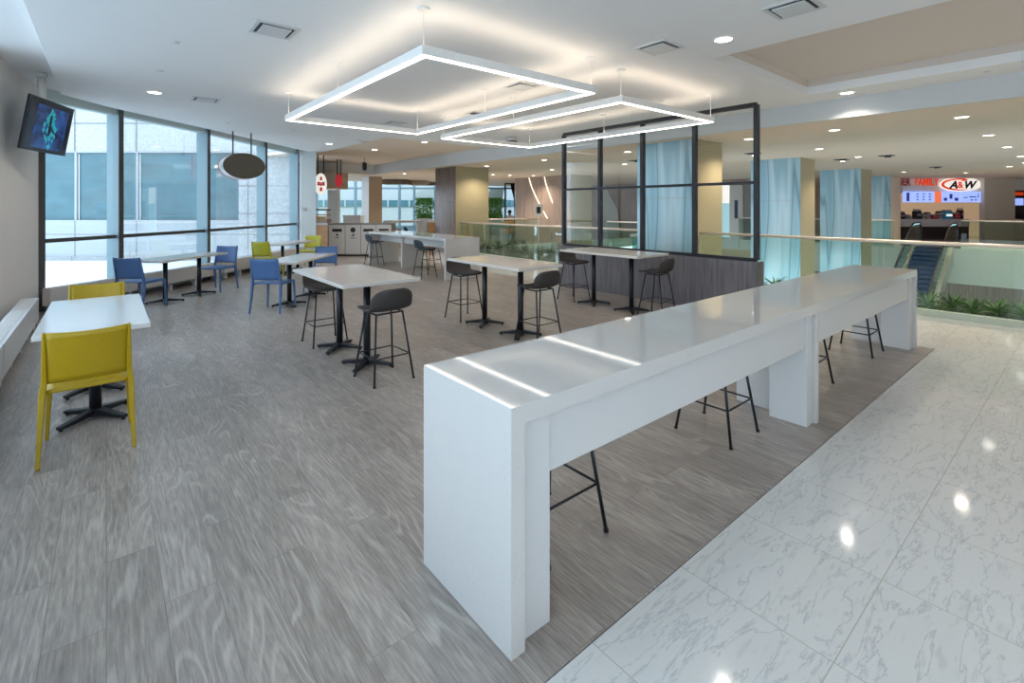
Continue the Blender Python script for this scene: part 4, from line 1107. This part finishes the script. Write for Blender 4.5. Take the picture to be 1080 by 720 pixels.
# ================================================================== RECYCLING CABINETS
def oq(px, d): return (px - 540) / 515 * d
bd = 16.0
edges = [347, 364, 380.5, 396.5, 413]
blab = ['white recycling cabinet with a slot opening, leftmost of the four', 'white recycling cabinet with a round hole, second from the left',
        'white recycling cabinet with a slot opening, third from the left', 'white recycling cabinet with a slot opening, rightmost of the four']
for i in range(4):
    a, b = oq(edges[i], bd), oq(edges[i + 1], bd); w = (b - a) / 2
    t = thing('recycling_cabinet', blab[i], 'recycling bin', Q((a + b) / 2, bd), ROT)
    mb = MB(); mb.box(-w + .004, 0.02, .05, w - .004, .6, 1.04); mb.build('carcass', 'bingrey', t)
    mb = MB(); mb.box(-w, -.01, 1.04, w, .62, 1.075); mb.build('top_board', 'bingrey', t)
    mb = MB(); mb.box(-w + .008, 0, .07, w - .008, .018, 1.03); dr = mb.build('door', 'binwhite', t, bevel=.003)
    if i == 1:
        mb = MB(); n = 20
        mb.add([(.085 * math.cos(2 * PI * k / n), -.003, .86 + .085 * math.sin(2 * PI * k / n)) for k in range(n)], [tuple(range(n))]); mb.build('round_opening', 'dark', dr)
    else:
        mb = MB(); mb.box(-.16, -.004, .80, .16, -.001, .90); mb.build('slot_opening', 'dark', dr)
    mb = MB()
    if i == 0: mb.box(-.02, -.004, .66, .02, -.001, .74); mb.box(-.05, -.004, .70, .05, -.001, .72); mb.box(-.06, -.004, .60, .06, -.001, .62)
    if i == 1: mb.box(-.045, -.004, .66, -.005, -.001, .70); mb.box(.0, -.004, .66, .04, -.001, .74); mb.box(-.09, -.004, .59, .09, -.001, .61)
    if i > 1: mb.box(-.03, -.004, .73, .03, -.001, .76)
    mb.build('pictogram', 'dark', dr)
    mb = MB(); mb.box(-w + .01, .05, 0, w - .01, .55, .05); mb.build('plinth', 'dark', t)
t = thing('cabinet_end_panel', 'grey side panel at the left end of the recycling cabinets', 'panel', Q(oq(346.2, bd), bd), ROT)
MB().box(-.02, -.01, 0, .02, .9, 1.08).build('panel', 'bingrey', t, rz=.35)
# kiosk behind
def kb(name, label, cat, l0, l1, d, parts):
    t = thing(name, label, cat, Q((l0 + l1) / 2, d), ROT); w = (l1 - l0) / 2
    for nm, x0, y0, z0, x1, y1, z1, m in parts:
        MB().box(x0 * w, y0, z0, x1 * w, y1, z1).build(nm, m, t)
    return t
kb('kiosk_counter', 'warm oak fronted coffee counter behind the white pier', 'counter', oq(330, 18), oq(349, 18), 18.0,
   [('front_panel', -1, 0, 0, 1, .6, .95, 'oak'), ('worktop', -1, -.03, .95, 1, .65, 1.02, 'binwhite')])
kb('pastry_display', 'lit pastry display case on the oak coffee counter', 'display case', oq(330, 18.2), oq(346, 18.2), 18.1,
   [('base', -1, 0, 1.02, 1, .45, 1.16, 'tan'), ('shelf', -.9, .02, 1.30, 1, .4, 1.34, 'oak'), ('pastries', -.8, .05, 1.16, .8, .35, 1.26, 'booth'), ('case_top', -1, 0, 1.48, .9, .45, 1.54, 'darkbrown'), ('end_post', .86, 0, 1.16, .95, .45, 1.48, 'white')])
kb('kiosk_soffit', 'tan boxed soffit hanging over the coffee kiosk', 'soffit', oq(320, 19), oq(356, 19), 19.0,
   [('box', -1, 0, 2.40, 1, 1.2, 3.0, 'tan'), ('bottom_trim', -1, -.03, 2.34, 1, 1.2, 2.40, 'oak')])
def round_sign(label, px, py, d, rx, rz_, yaw, pole_z, m1='red', emb=True):
    t = thing('oval_hanging_sign', label, 'sign', Q(oq(px, d), d, CH - (py - 218) / 515 * d), ROT + yaw)
    n = 32; mb = MB()
    vs = [(rx * math.cos(2 * PI * k / n), y, rz_ * math.sin(2 * PI * k / n)) for y in (-.1, .1) for k in range(n)]
    mb.add(vs, [tuple(range(n)), tuple(range(n, 2 * n))[::-1]] + [(k, (k + 1) % n, n + (k + 1) % n, n + k) for k in range(n)])
    mb.build('sign_body', 'signwhite' if emb else m1, t)
    if emb:
        mb = MB()
        for ex, ez, er in ((0, .5, .2), (-.42, .02, .22), (.42, .02, .22), (0, -.02, .2), (0, -.5, .22)):
            mb.add([(rx * ex + rx * er * (1.5 if k % 2 else .8) * math.sin(2 * PI * k / 8), -.104, rz_ * ez + rz_ * er * .9 * math.cos(2 * PI * k / 8)) for k in range(8)], [tuple(range(8))])
        mb.build('red_emblem', 'red', t)
    zz = pole_z - (CH - (py - 218) / 515 * d)
    for sx in (-.5, .5):
        MB().tube([(sx * rx, 0, rz_ * .84), (sx * rx, 0, zz)], .02, 8).build('hanging_rod', 'dark', t)
round_sign('white oval sign with red emblem hanging beside the white pier', 338.2, 194, 17.0, .19, .37, 0.5, ZC + .1)
round_sign('dark red oval sign on the kiosk soffit', 357.5, 190.5, 18.6, .13, .24, .3, ZC + .1, emb=False)
kb('white_partition', 'tall white partition behind the recycling cabinets, left one', 'partition', oq(345.5, 21), oq(357, 21), 21.0, [('panel', -1, 0, 0, 1, .2, 2.35, 'white'), ('base', -1, -.02, 0, 1, 0, .1, 'bingrey')])
kb('service_podium', 'white podium standing behind the recycling cabinets', 'podium', oq(362, 20), oq(380, 20), 20.0, [('body', -1, 0, 0, 1, .5, 1.22, 'white'), ('top', -1.04, -.03, 1.22, 1.04, .53, 1.27, 'binwhite')])
kb('high_white_bench', 'white high counter beside the bronze column at the back', 'counter', oq(404, 19), oq(442, 19), 19.0,
   [('top', -1, 0, 1.0, 1, .7, 1.08, 'binwhite'), ('end_panel', -1, 0, 0, -.9, .7, 1.0, 'bingrey'), ('end_panel', .97, 0, 0, 1, .7, 1.0, 'binwhite'), ('shelf_box', -.6, .2, 0, -.2, .6, .75, 'oak')])
kb('oak_cabinet', 'light oak cabinet against the bronze column', 'cabinet', oq(450, 18.3), oq(461, 18.3), 18.3, [('body', -1, 0, .05, 1, .6, 1.02, 'oak'), ('top', -1, -.02, 1.02, 1, .62, 1.06, 'binwhite'), ('plinth', -.9, .05, 0, .9, .5, .05, 'dark')])
s_ = dup(st0, Q(oq(433, 18.3), 18.3), ROT - PI / 2, 'dark bar stool at the white high counter by the back windows', swap=sw)
# wood baffles under the far ceiling
for k, (a, b, d, z) in enumerate(((402, 430, 24.6, 2.78), (430.5, 449, 25.6, 2.80), (449, 462, 27.5, 2.86))):
    t = kb('ceiling_baffle', ['long brown ceiling baffle, leftmost beyond the tan column', 'brown ceiling baffle in the middle of the far row', 'brown ceiling baffle nearest the bronze column'][k], 'baffle', oq(a, d), oq(b, d), d,
           [('beam', -1, 0, z - .02, 1, 1.2, z + .2, 'bronze' if k != 1 else 'tan'), ('hanger', -.1, .5, z + .2, .1, .6, ZL + (.0 if d < 26 else .55), 'steel')])
# far glazing at the end of the hall
FD = 33.5
t = thing('window_9', None, None, Q(0, FD), ROT); t['kind'] = 'structure'
MB().box(oq(330, FD), -.01, .3, oq(575, FD), .01, 3.5).build('glass_pane', 'glass', t)
mb = MB()
for px in (334, 356, 375, 401, 421.5, 437, 459, 500, 533, 556, 572): mb.box(oq(px, FD) - .07, -.1, 0, oq(px, FD) + .07, .1, 3.55)
mb.build('mullion', 'mull', t)
mb = MB(); mb.box(oq(330, FD), -.06, 2.82, oq(575, FD), .06, 2.95); mb.box(oq(330, FD), -.06, 0, oq(575, FD), .06, .34); mb.build('transom', 'mull', t)
# outside, beyond that glazing
def outbox(name, label, cat, px0, px1, py0, py1, d, m, th=.5):
    t = thing(name, label, cat, Q(oq((px0 + px1) / 2, d), d), ROT); w = oq(px1, d) - oq(px0, d)
    z0, z1 = CH - (py1 - 218) / 515 * d, CH - (py0 - 218) / 515 * d
    MB().box(-w / 2, 0, z0, w / 2, th, z1).build('wall', m, t); return t, w, z0, z1
t, w, z0, z1 = outbox('office_building', 'pale building with a teal glass band outside the far windows', 'building', 330, 600, 150, 240, 46, 'facade')
MB().box(-w / 2, -.1, CH + .0, w / 2, -.01, CH + .62).build('window_band', 'tealglass', t)
mb = MB()
for k in range(24): mb.box(-w / 2 + k * w / 24, -.14, CH, -w / 2 + k * w / 24 + .12, -.1, CH + .62)
mb.build('window_frame', 'facade', t)
f = MB(); f.prism([Q(-22, 34)[:2], Q(4, 34)[:2], Q(6, 60)[:2], Q(-30, 60)[:2]], -.4, -.3); struct('ground_outside', f, 'grass')
# angled concrete fin outside the far glazing
for k, (px, lb) in enumerate(((447, 'grey slanted concrete buttress outside behind the left hanging greenery'), (521, 'grey slanted concrete buttress outside behind the right hanging greenery'))):
    d = 35; t = thing('concrete_buttress', lb, 'buttress', Q(oq(px, d), d), ROT)
    mb = MB(); a = oq(px + 9, d) - oq(px, d)
    vs = [(-a, y, 0) for y in (0, .6)]
    prof = [(-a, 1.2), (a * .9, 1.2), (a * .9, 2.0), (a * 1.2, 3.0), (-a * .2, 3.0), (-a, 2.4)]
    vs = [(x, y, z) for y in (0, .6) for x, z in prof]; n = 6
    mb.add(vs, [tuple(range(n)), tuple(range(n, 2 * n))[::-1]] + [(i, (i + 1) % n, n + (i + 1) % n, n + i) for i in range(n)])
    mb.box(-a * .6, 0.1, -.3, a * .5, .5, 1.2)
    mb.build('fin', 'slab', t)
# green planters with hanging foliage
def green(px, d, label, wpx=15):
    t = thing('planter_greenery', label, 'plant', Q(oq(px, d), d), ROT)
    w = oq(px + wpx / 2, d) - oq(px, d); rd = random.Random(int(px)); mb = MB()
    zt = CH + 9 / 515 * d; zb = CH - 13 / 515 * d
    for i in range(1500):
        if i % 3 == 0: x, z = rd.uniform(-w, w), rd.uniform(zt - .35, zt) - 0
        elif i % 3 == 1: x, z = rd.choice((-.75, .1, .8)) * w + rd.gauss(0, w * .26), rd.uniform(zb, zt)
        else: x, z = rd.uniform(-w, w), rd.uniform(zb, zb + .3)
        y = rd.uniform(-.25, .25); r = rd.uniform(.04, .09); a = rd.uniform(0, 2 * PI); b = rd.uniform(-.8, .8)
        u = Vector((math.cos(a), math.sin(b), math.sin(a))) * r; v_ = Vector((-math.sin(a), math.cos(b) * .6, math.cos(a))) * r * .5; p = Vector((x, y, z))
        mb.add([p - u, p + v_, p + u, p - v_], [(0, 1, 2, 3)])
    mb.build('foliage', 'vine', t)
    MB().box(-w, -.3, 0, w, .3, zb + .05).build('planter_box', 'white', t)
green(447.5, 29, 'tall bushy green planter left of the bronze column')
green(522, 29, 'tall bushy green planter right of the bronze column', 14)
# dark framed opening with curtain near wood wall
t = thing('framed_opening', 'tall thin black framed glass door left of the wood wall', 'door', Q(oq(537.5, 27.5), 27.5), ROT)
w = oq(543, 27.5) - oq(537.5, 27.5)
mb = MB(); mb.box(-w, 0, 0, -w + .07, .08, 2.95); mb.box(w - .04, 0, 0, w, .08, 2.95); mb.box(-w, 0, 2.88, w, .08, 2.95); mb.build('frame', 'frame', t)
mb = MB(); mb.add([(0.03, .04, 2.9), (w - .02, .04, 2.9), (w - .02, .04, 1.9)], [(0, 1, 2)]); mb.build('drape', 'dark', t, solid=.02)
MB().box(-w + .07, .03, 0, w - .04, .04, 2.88).build('glass_pane', 'glass_clear', t)
# booth benches
for k, (px, py, d, wpx, lb) in enumerate(((535.5, 242, 25.5, 13, 'tan leather bench, nearest the black framed door'), (550.5, 242, 25.0, 13, 'tan leather bench, second across the atrium'),
                                     (546, 238, 27.2, 14, 'tan leather bench in the back row, left'), (562, 238, 27.0, 12, 'tan leather bench in the back row, right'))):
    t = thing('lounge_bench', lb, 'bench', Q(oq(px, d), d), ROT); w = oq(px + wpx / 2, d) - oq(px, d)
    MB().box(-w, 0, .22, w, .55, .42).build('seat', 'booth', t, bevel=.04)
    MB().box(-w, .5, .42, w, .65, .85).build('backrest', 'booth', t, bevel=.04)
    for s in (-1, 1): MB().box(s * w * .8 - .03, .1, 0, s * w * .8 + .03, .5, .22).build('leg', 'dark', t)
t = thing('long_table', 'pale long table by the far benches across the atrium', 'table', Q(oq(527, 23.2), 23.2), ROT)
MB().box(-.5, 0, .66, .55, .6, .72).build('tabletop', 'tealglass', t)
for s in (-1, 1): MB().box(s * .45 - .02, .25, 0, s * .45 + .02, .3, .66).build('leg', 'dark', t)
# seated person far away
d = 29.0
t = thing('person', 'seated person with black hair and a white shirt, back turned, by far windows', 'person', Q(oq(537.5, d), d), ROT)
def body():
    me = bpy.data.meshes.new('body'); vs = [(0, 0, .55), (0, .02, .8), (0, .03, 1.02), (0, .04, 1.12), (0, .05, 1.27),
          (.19, .03, 1.02), (.25, .12, .80), (.18, .34, .74), (-.19, .03, 1.02), (-.25, .12, .80), (-.18, .34, .74),
          (.11, .1, .52), (.13, .48, .54), (.13, .5, .1), (-.11, .1, .52), (-.13, .48, .54), (-.13, .5, .1), (0, .05, 1.36)]
    es = [(0, 1), (1, 2), (2, 3), (3, 4), (2, 5), (5, 6), (6, 7), (2, 8), (8, 9), (9, 10), (0, 11), (11, 12), (12, 13), (0, 14), (14, 15), (15, 16), (4, 17)]
    me.from_pydata(vs, es, []); o = bpy.data.objects.new('body', me); C.objects.link(o); o.parent = t
    sk = o.modifiers.new('sk', 'SKIN'); rr = [.17, .16, .15, .06, .09, .075, .05, .04, .075, .05, .04, .09, .075, .05, .09, .075, .05, .07]
    for v, r in zip(me.skin_vertices[0].data, rr): v.radius = (r, r)
    me.skin_vertices[0].data[0].use_root = True
    q = o.modifiers.new('s', 'SUBSURF'); q.levels = 1; q.render_levels = 1
    me.materials.append(M['skin']); return o
body()
mb = MB(); mb.lathe([(.17, .55), (.20, .70), (.22, .92), (.21, 1.03), (.08, 1.12), (.06, 1.13)], 20); o = mb.build('shirt', 'shirt', t, smooth=True); o.scale = (1.15, .8, 1)
for s in (-1, 1):
    mb = MB(); mb.tube([(s * .19, .02, 1.02), (s * .25, .10, .84), (s * .23, .22, .78)], [.075, .065, .06], 10); mb.build('sleeve', 'shirt', t, smooth=True)
mb = MB(); mb.lathe([(.10, 1.25), (.115, 1.30), (.11, 1.37), (.07, 1.42), (0, 1.44)], 20); o = mb.build('hair', 'hair', t, smooth=True); o.location = (0, .035, 0)
t = thing('lounge_chair', 'low tan chair under the seated person in the white shirt', 'chair', Q(oq(537.5, d), d), ROT)
MB().box(-.26, -.1, .36, .26, .4, .44).build('seat', 'booth', t, bevel=.02); MB().box(-.26, -.28, .44, .26, -.22, .86).build('backrest', 'booth', t, bevel=.02)
for sx in (-1, 1):
    for sy in (-.05, .35): MB().box(sx * .22 - .02, sy - .02, 0, sx * .22 + .02, sy + .02, .36).build('leg', 'dark', t)

# ================================================================== TV
t = thing('ceiling_tv', 'tilted wall television with a blue picture, hanging from a ceiling pole at the upper left', 'television', (-.60, 9.13, 2.70))
n_h = Vector((.94, -.35, 0)).normalized(); e_h = Vector((.35, .94, 0)).normalized()
R3 = Matrix((e_h, Vector((0, 0, 1)).cross(e_h), Vector((0, 0, 1)))).transposed().to_4x4()   # local x along the screen, local -y outwards
tilt = Matrix.Rotation(math.radians(9), 4, 'X')
# local frame: x = e_h, y = into the wall
T = R3 @ tilt
def tvpart(mb, name, m, par=t, **k):
    o = mb.build(name, m, par, **k)
    return o
def bxf(mb, *a): mb.box(*a); return mb
def xf(o): o.data.transform(T); return o
xf(tvpart(MB().box(-.535, 0, -.35, .535, .025, .35), 'casing', 'tvframe'))
# screen picture: blue glow with a teal upright shape
def tvscreen():
    m, nt, b = newmat('tv_picture'); L = nt.links.new
    tc = nt.nodes.new('ShaderNodeTexCoord'); n = nt.nodes.new('ShaderNodeTexNoise'); n.inputs['Scale'].default_value = 6; n.inputs['Detail'].default_value = 5
    L(tc.outputs['Object'], n.inputs['Vector'])
    r = nt.nodes.new('ShaderNodeValToRGB'); e = r.color_ramp.elements
    e[0].position = .35; e[0].color = rgb(24, 34, 70); e[1].position = .7; e[1].color = rgb(40, 84, 150)
    L(n.outputs['Fac'], r.inputs['Fac']); L(r.outputs['Color'], b.inputs['Emission Color']); L(r.outputs['Color'], b.inputs['Base Color'])
    b.inputs['Emission Strength'].default_value = .25; b.inputs['Roughness'].default_value = .15; return m
xf(tvpart(MB().box(-.50, -.003, -.315, .50, -.0005, .315), 'bezel_glass', mat('tv_dark_glass', rgb(44, 48, 66), .12)))
sc_ = xf(tvpart(MB().box(-.34, -.006, -.30, .40, -.0035, .27), 'screen', tvscreen()))
mb = MB(); rd = random.Random(3)
for i in range(60):
    tt = rd.random(); z = -.27 + .5 * tt; wv = .13 * math.sin(PI * min(1, tt * .9 + .1)) + .03
    x = rd.gauss(0, wv * .5); r = rd.uniform(.012, .04)
    mb.add([(x - r, -.008, z), (x, -.008, z - r * 1.3), (x + r, -.008, z), (x, -.008, z + r * 1.3)], [(0, 1, 2, 3)])
xf(tvpart(mb, 'picture_figure', emis('tv_teal', rgb(40, 160, 170), .22)))
xf(tvpart(MB().box(-.025, -.0095, -.12, .025, -.0085, .16), 'picture_core', 'dark'))
MB().tube([(-.08, .14, .70), (-.08, .14, .15)], .045, 14).build('ceiling_pole', 'alu', t, smooth=True)
MB().cyl(-.08, .14, .745 - .05, .745, .06, 20).build('ceiling_plate', 'vent', t)
MB().tube([(-.08, .14, .2), (-.08, .14, .0), (-.03, .06, 0)], .03, 10).build('bracket', 'dark', t)

# ================================================================== OVAL SIGN BY THE WINDOW
t = thing('oval_drum_sign', 'brown backed oval drum sign hanging on two rods before the windows', 'sign', Q(oq(258, 11.0), 11.0, CH + 43 / 515 * 11.0), ROT + .80)
n = 48; rx, rz_ = .43, .285
def oval(y, k=1.0): return [(rx * k * math.cos(2 * PI * i / n), y, rz_ * k * math.sin(2 * PI * i / n)) for i in range(n)]
mb = MB(); mb.add(oval(0) + oval(.34), [(i, (i + 1) % n, n + (i + 1) % n, n + i) for i in range(n)] + [tuple(range(n, 2 * n))]); mb.build('drum', 'silver', t, smooth=False)
mb = MB(); mb.add(oval(-.006, 1.02) + oval(.0, 1.02), [tuple(range(n)), tuple(range(n, 2 * n))[::-1]] + [(i, (i + 1) % n, n + (i + 1) % n, n + i) for i in range(n)]); mb.build('back_face', 'taupe_oval', t)
mb = MB(); mb.add(oval(.34, 1.02) + oval(.36, 1.02), [tuple(range(n)), tuple(range(n, 2 * n))[::-1]] + [(i, (i + 1) % n, n + (i + 1) % n, n + i) for i in range(n)]); mb.build('front_face', 'red', t)
for x in (-.19, .19): MB().tube([(x, .17, rz_ * .86), (x, .17, ZC + .13 - (CH + 43 / 515 * 11.0))], .016, 8).build('hanging_rod', 'mull_dark', t)

# light switch on the grey pier face
t = thing('light_switch', 'small white switch plate on the grey pier wall', 'switch', Q(oq(321.5, 15.18), 15.14, 1.55), ROT + .3)
MB().box(-.05, -.02, -.06, .05, 0, .06).build('plate', 'white', t, bevel=.005); MB().box(-.012, -.028, -.02, .012, -.02, .02).build('toggle', 'binwhite', t)

# ================================================================== BUILDING OUTSIDE
d = 17.5
t = thing('granite_building', 'pale granite office building with teal windows right outside the glass wall', 'building', Q(0, d), ROT)
zz = lambda py: CH - (py - 218) / 515 * d
xx = lambda px: oq(px, d)
L0, L1 = xx(-160), xx(322)
MB().box(L0, .0, zz(159.5), L1, 1.0, 7.5).build('upper_cladding', 'granite', t)
MB().box(L0, .0, zz(270), xx(252), 1.0, zz(232)).build('spandrel_band', 'facade', t)
MB().box(L0, -.12, -.4, L1, 1.0, zz(270)).build('plinth', 'rough_granite', t)
MB().box(xx(252), -.02, zz(270), L1, 1.0, zz(159.5)).build('end_cladding', 'granite', t)
mb = MB()
for px in (-110, -60, -8, 43, 79, 144, 210, 275, 300): mb.box(xx(px) - .012, -.024, zz(159.5), xx(px) + .012, -.001, 7.4)
for py in (130, 98): mb.box(L0, -.024, zz(py) - .012, L1, -.001, zz(py) + .012)
for py in (196, 225, 247): mb.box(xx(252), -.03, zz(py) - .01, L1, -.021, zz(py) + .01)
for px in (275, 262): mb.box(xx(px) - .01, -.03, zz(270), xx(px) + .01, -.021, zz(159))
for px in (-60, 14, 79, 144, 210): mb.box(xx(px) - .01, -.01, zz(270), xx(px) + .01, -.001, zz(232))
for py in (247,): mb.box(L0, -.01, zz(py) - .012, xx(252), -.001, zz(py) + .012)
for px in (-60, 14, 79, 144, 210, 275): mb.box(xx(px) - .01, -.13, -.3, xx(px) + .01, -.121, zz(270))
mb.box(L0, -.13, zz(294) - .01, L1, -.121, zz(294) + .01)
mb.build('joint_lines', 'bingrey', t)
for i, (a, b) in enumerate(((-60, 13.5), (14.5, 78), (80.5, 143), (145.5, 252))):
    w_ = MB().box(xx(a), .12, zz(232), xx(b), .2, zz(159.5)).build('window', 'tealglass', t)
    MB().box(xx(b), .02, zz(232), xx(b) + .07, .12, zz(159.5)).build('window_frame', 'facade', w_)
    MB().box(xx(a), .02, zz(161), xx(b), .12, zz(159.5)).build('window_frame', 'facade', w_)
MB().box(xx(-60), .02, zz(234), xx(252), .14, zz(232)).build('sill', 'facade', t)

# ================================================================== LIGHT
w = bpy.data.worlds.new('world'); S.world = w; w.use_nodes = True
nt = w.node_tree; bg = nt.nodes['Background']
tc = nt.nodes.new('ShaderNodeTexCoord'); sp = nt.nodes.new('ShaderNodeSeparateXYZ'); nt.links.new(tc.outputs['Generated'], sp.inputs[0])
r = nt.nodes.new('ShaderNodeValToRGB'); e = r.color_ramp.elements
e[0].position = .0; e[0].color = (.50, .52, .54, 1); e[1].position = 1.0; e[1].color = (.56, .77, 1.0, 1)
a = e.new(.5); a.color = (.76, .88, 1.0, 1)
mr = nt.nodes.new('ShaderNodeMapRange'); mr.inputs['From Min'].default_value = -1; mr.inputs['From Max'].default_value = 1
nt.links.new(sp.outputs['Z'], mr.inputs['Value']); nt.links.new(mr.outputs['Result'], r.inputs['Fac'])
nt.links.new(r.outputs['Color'], bg.inputs['Color']); bg.inputs['Strength'].default_value = 1.35
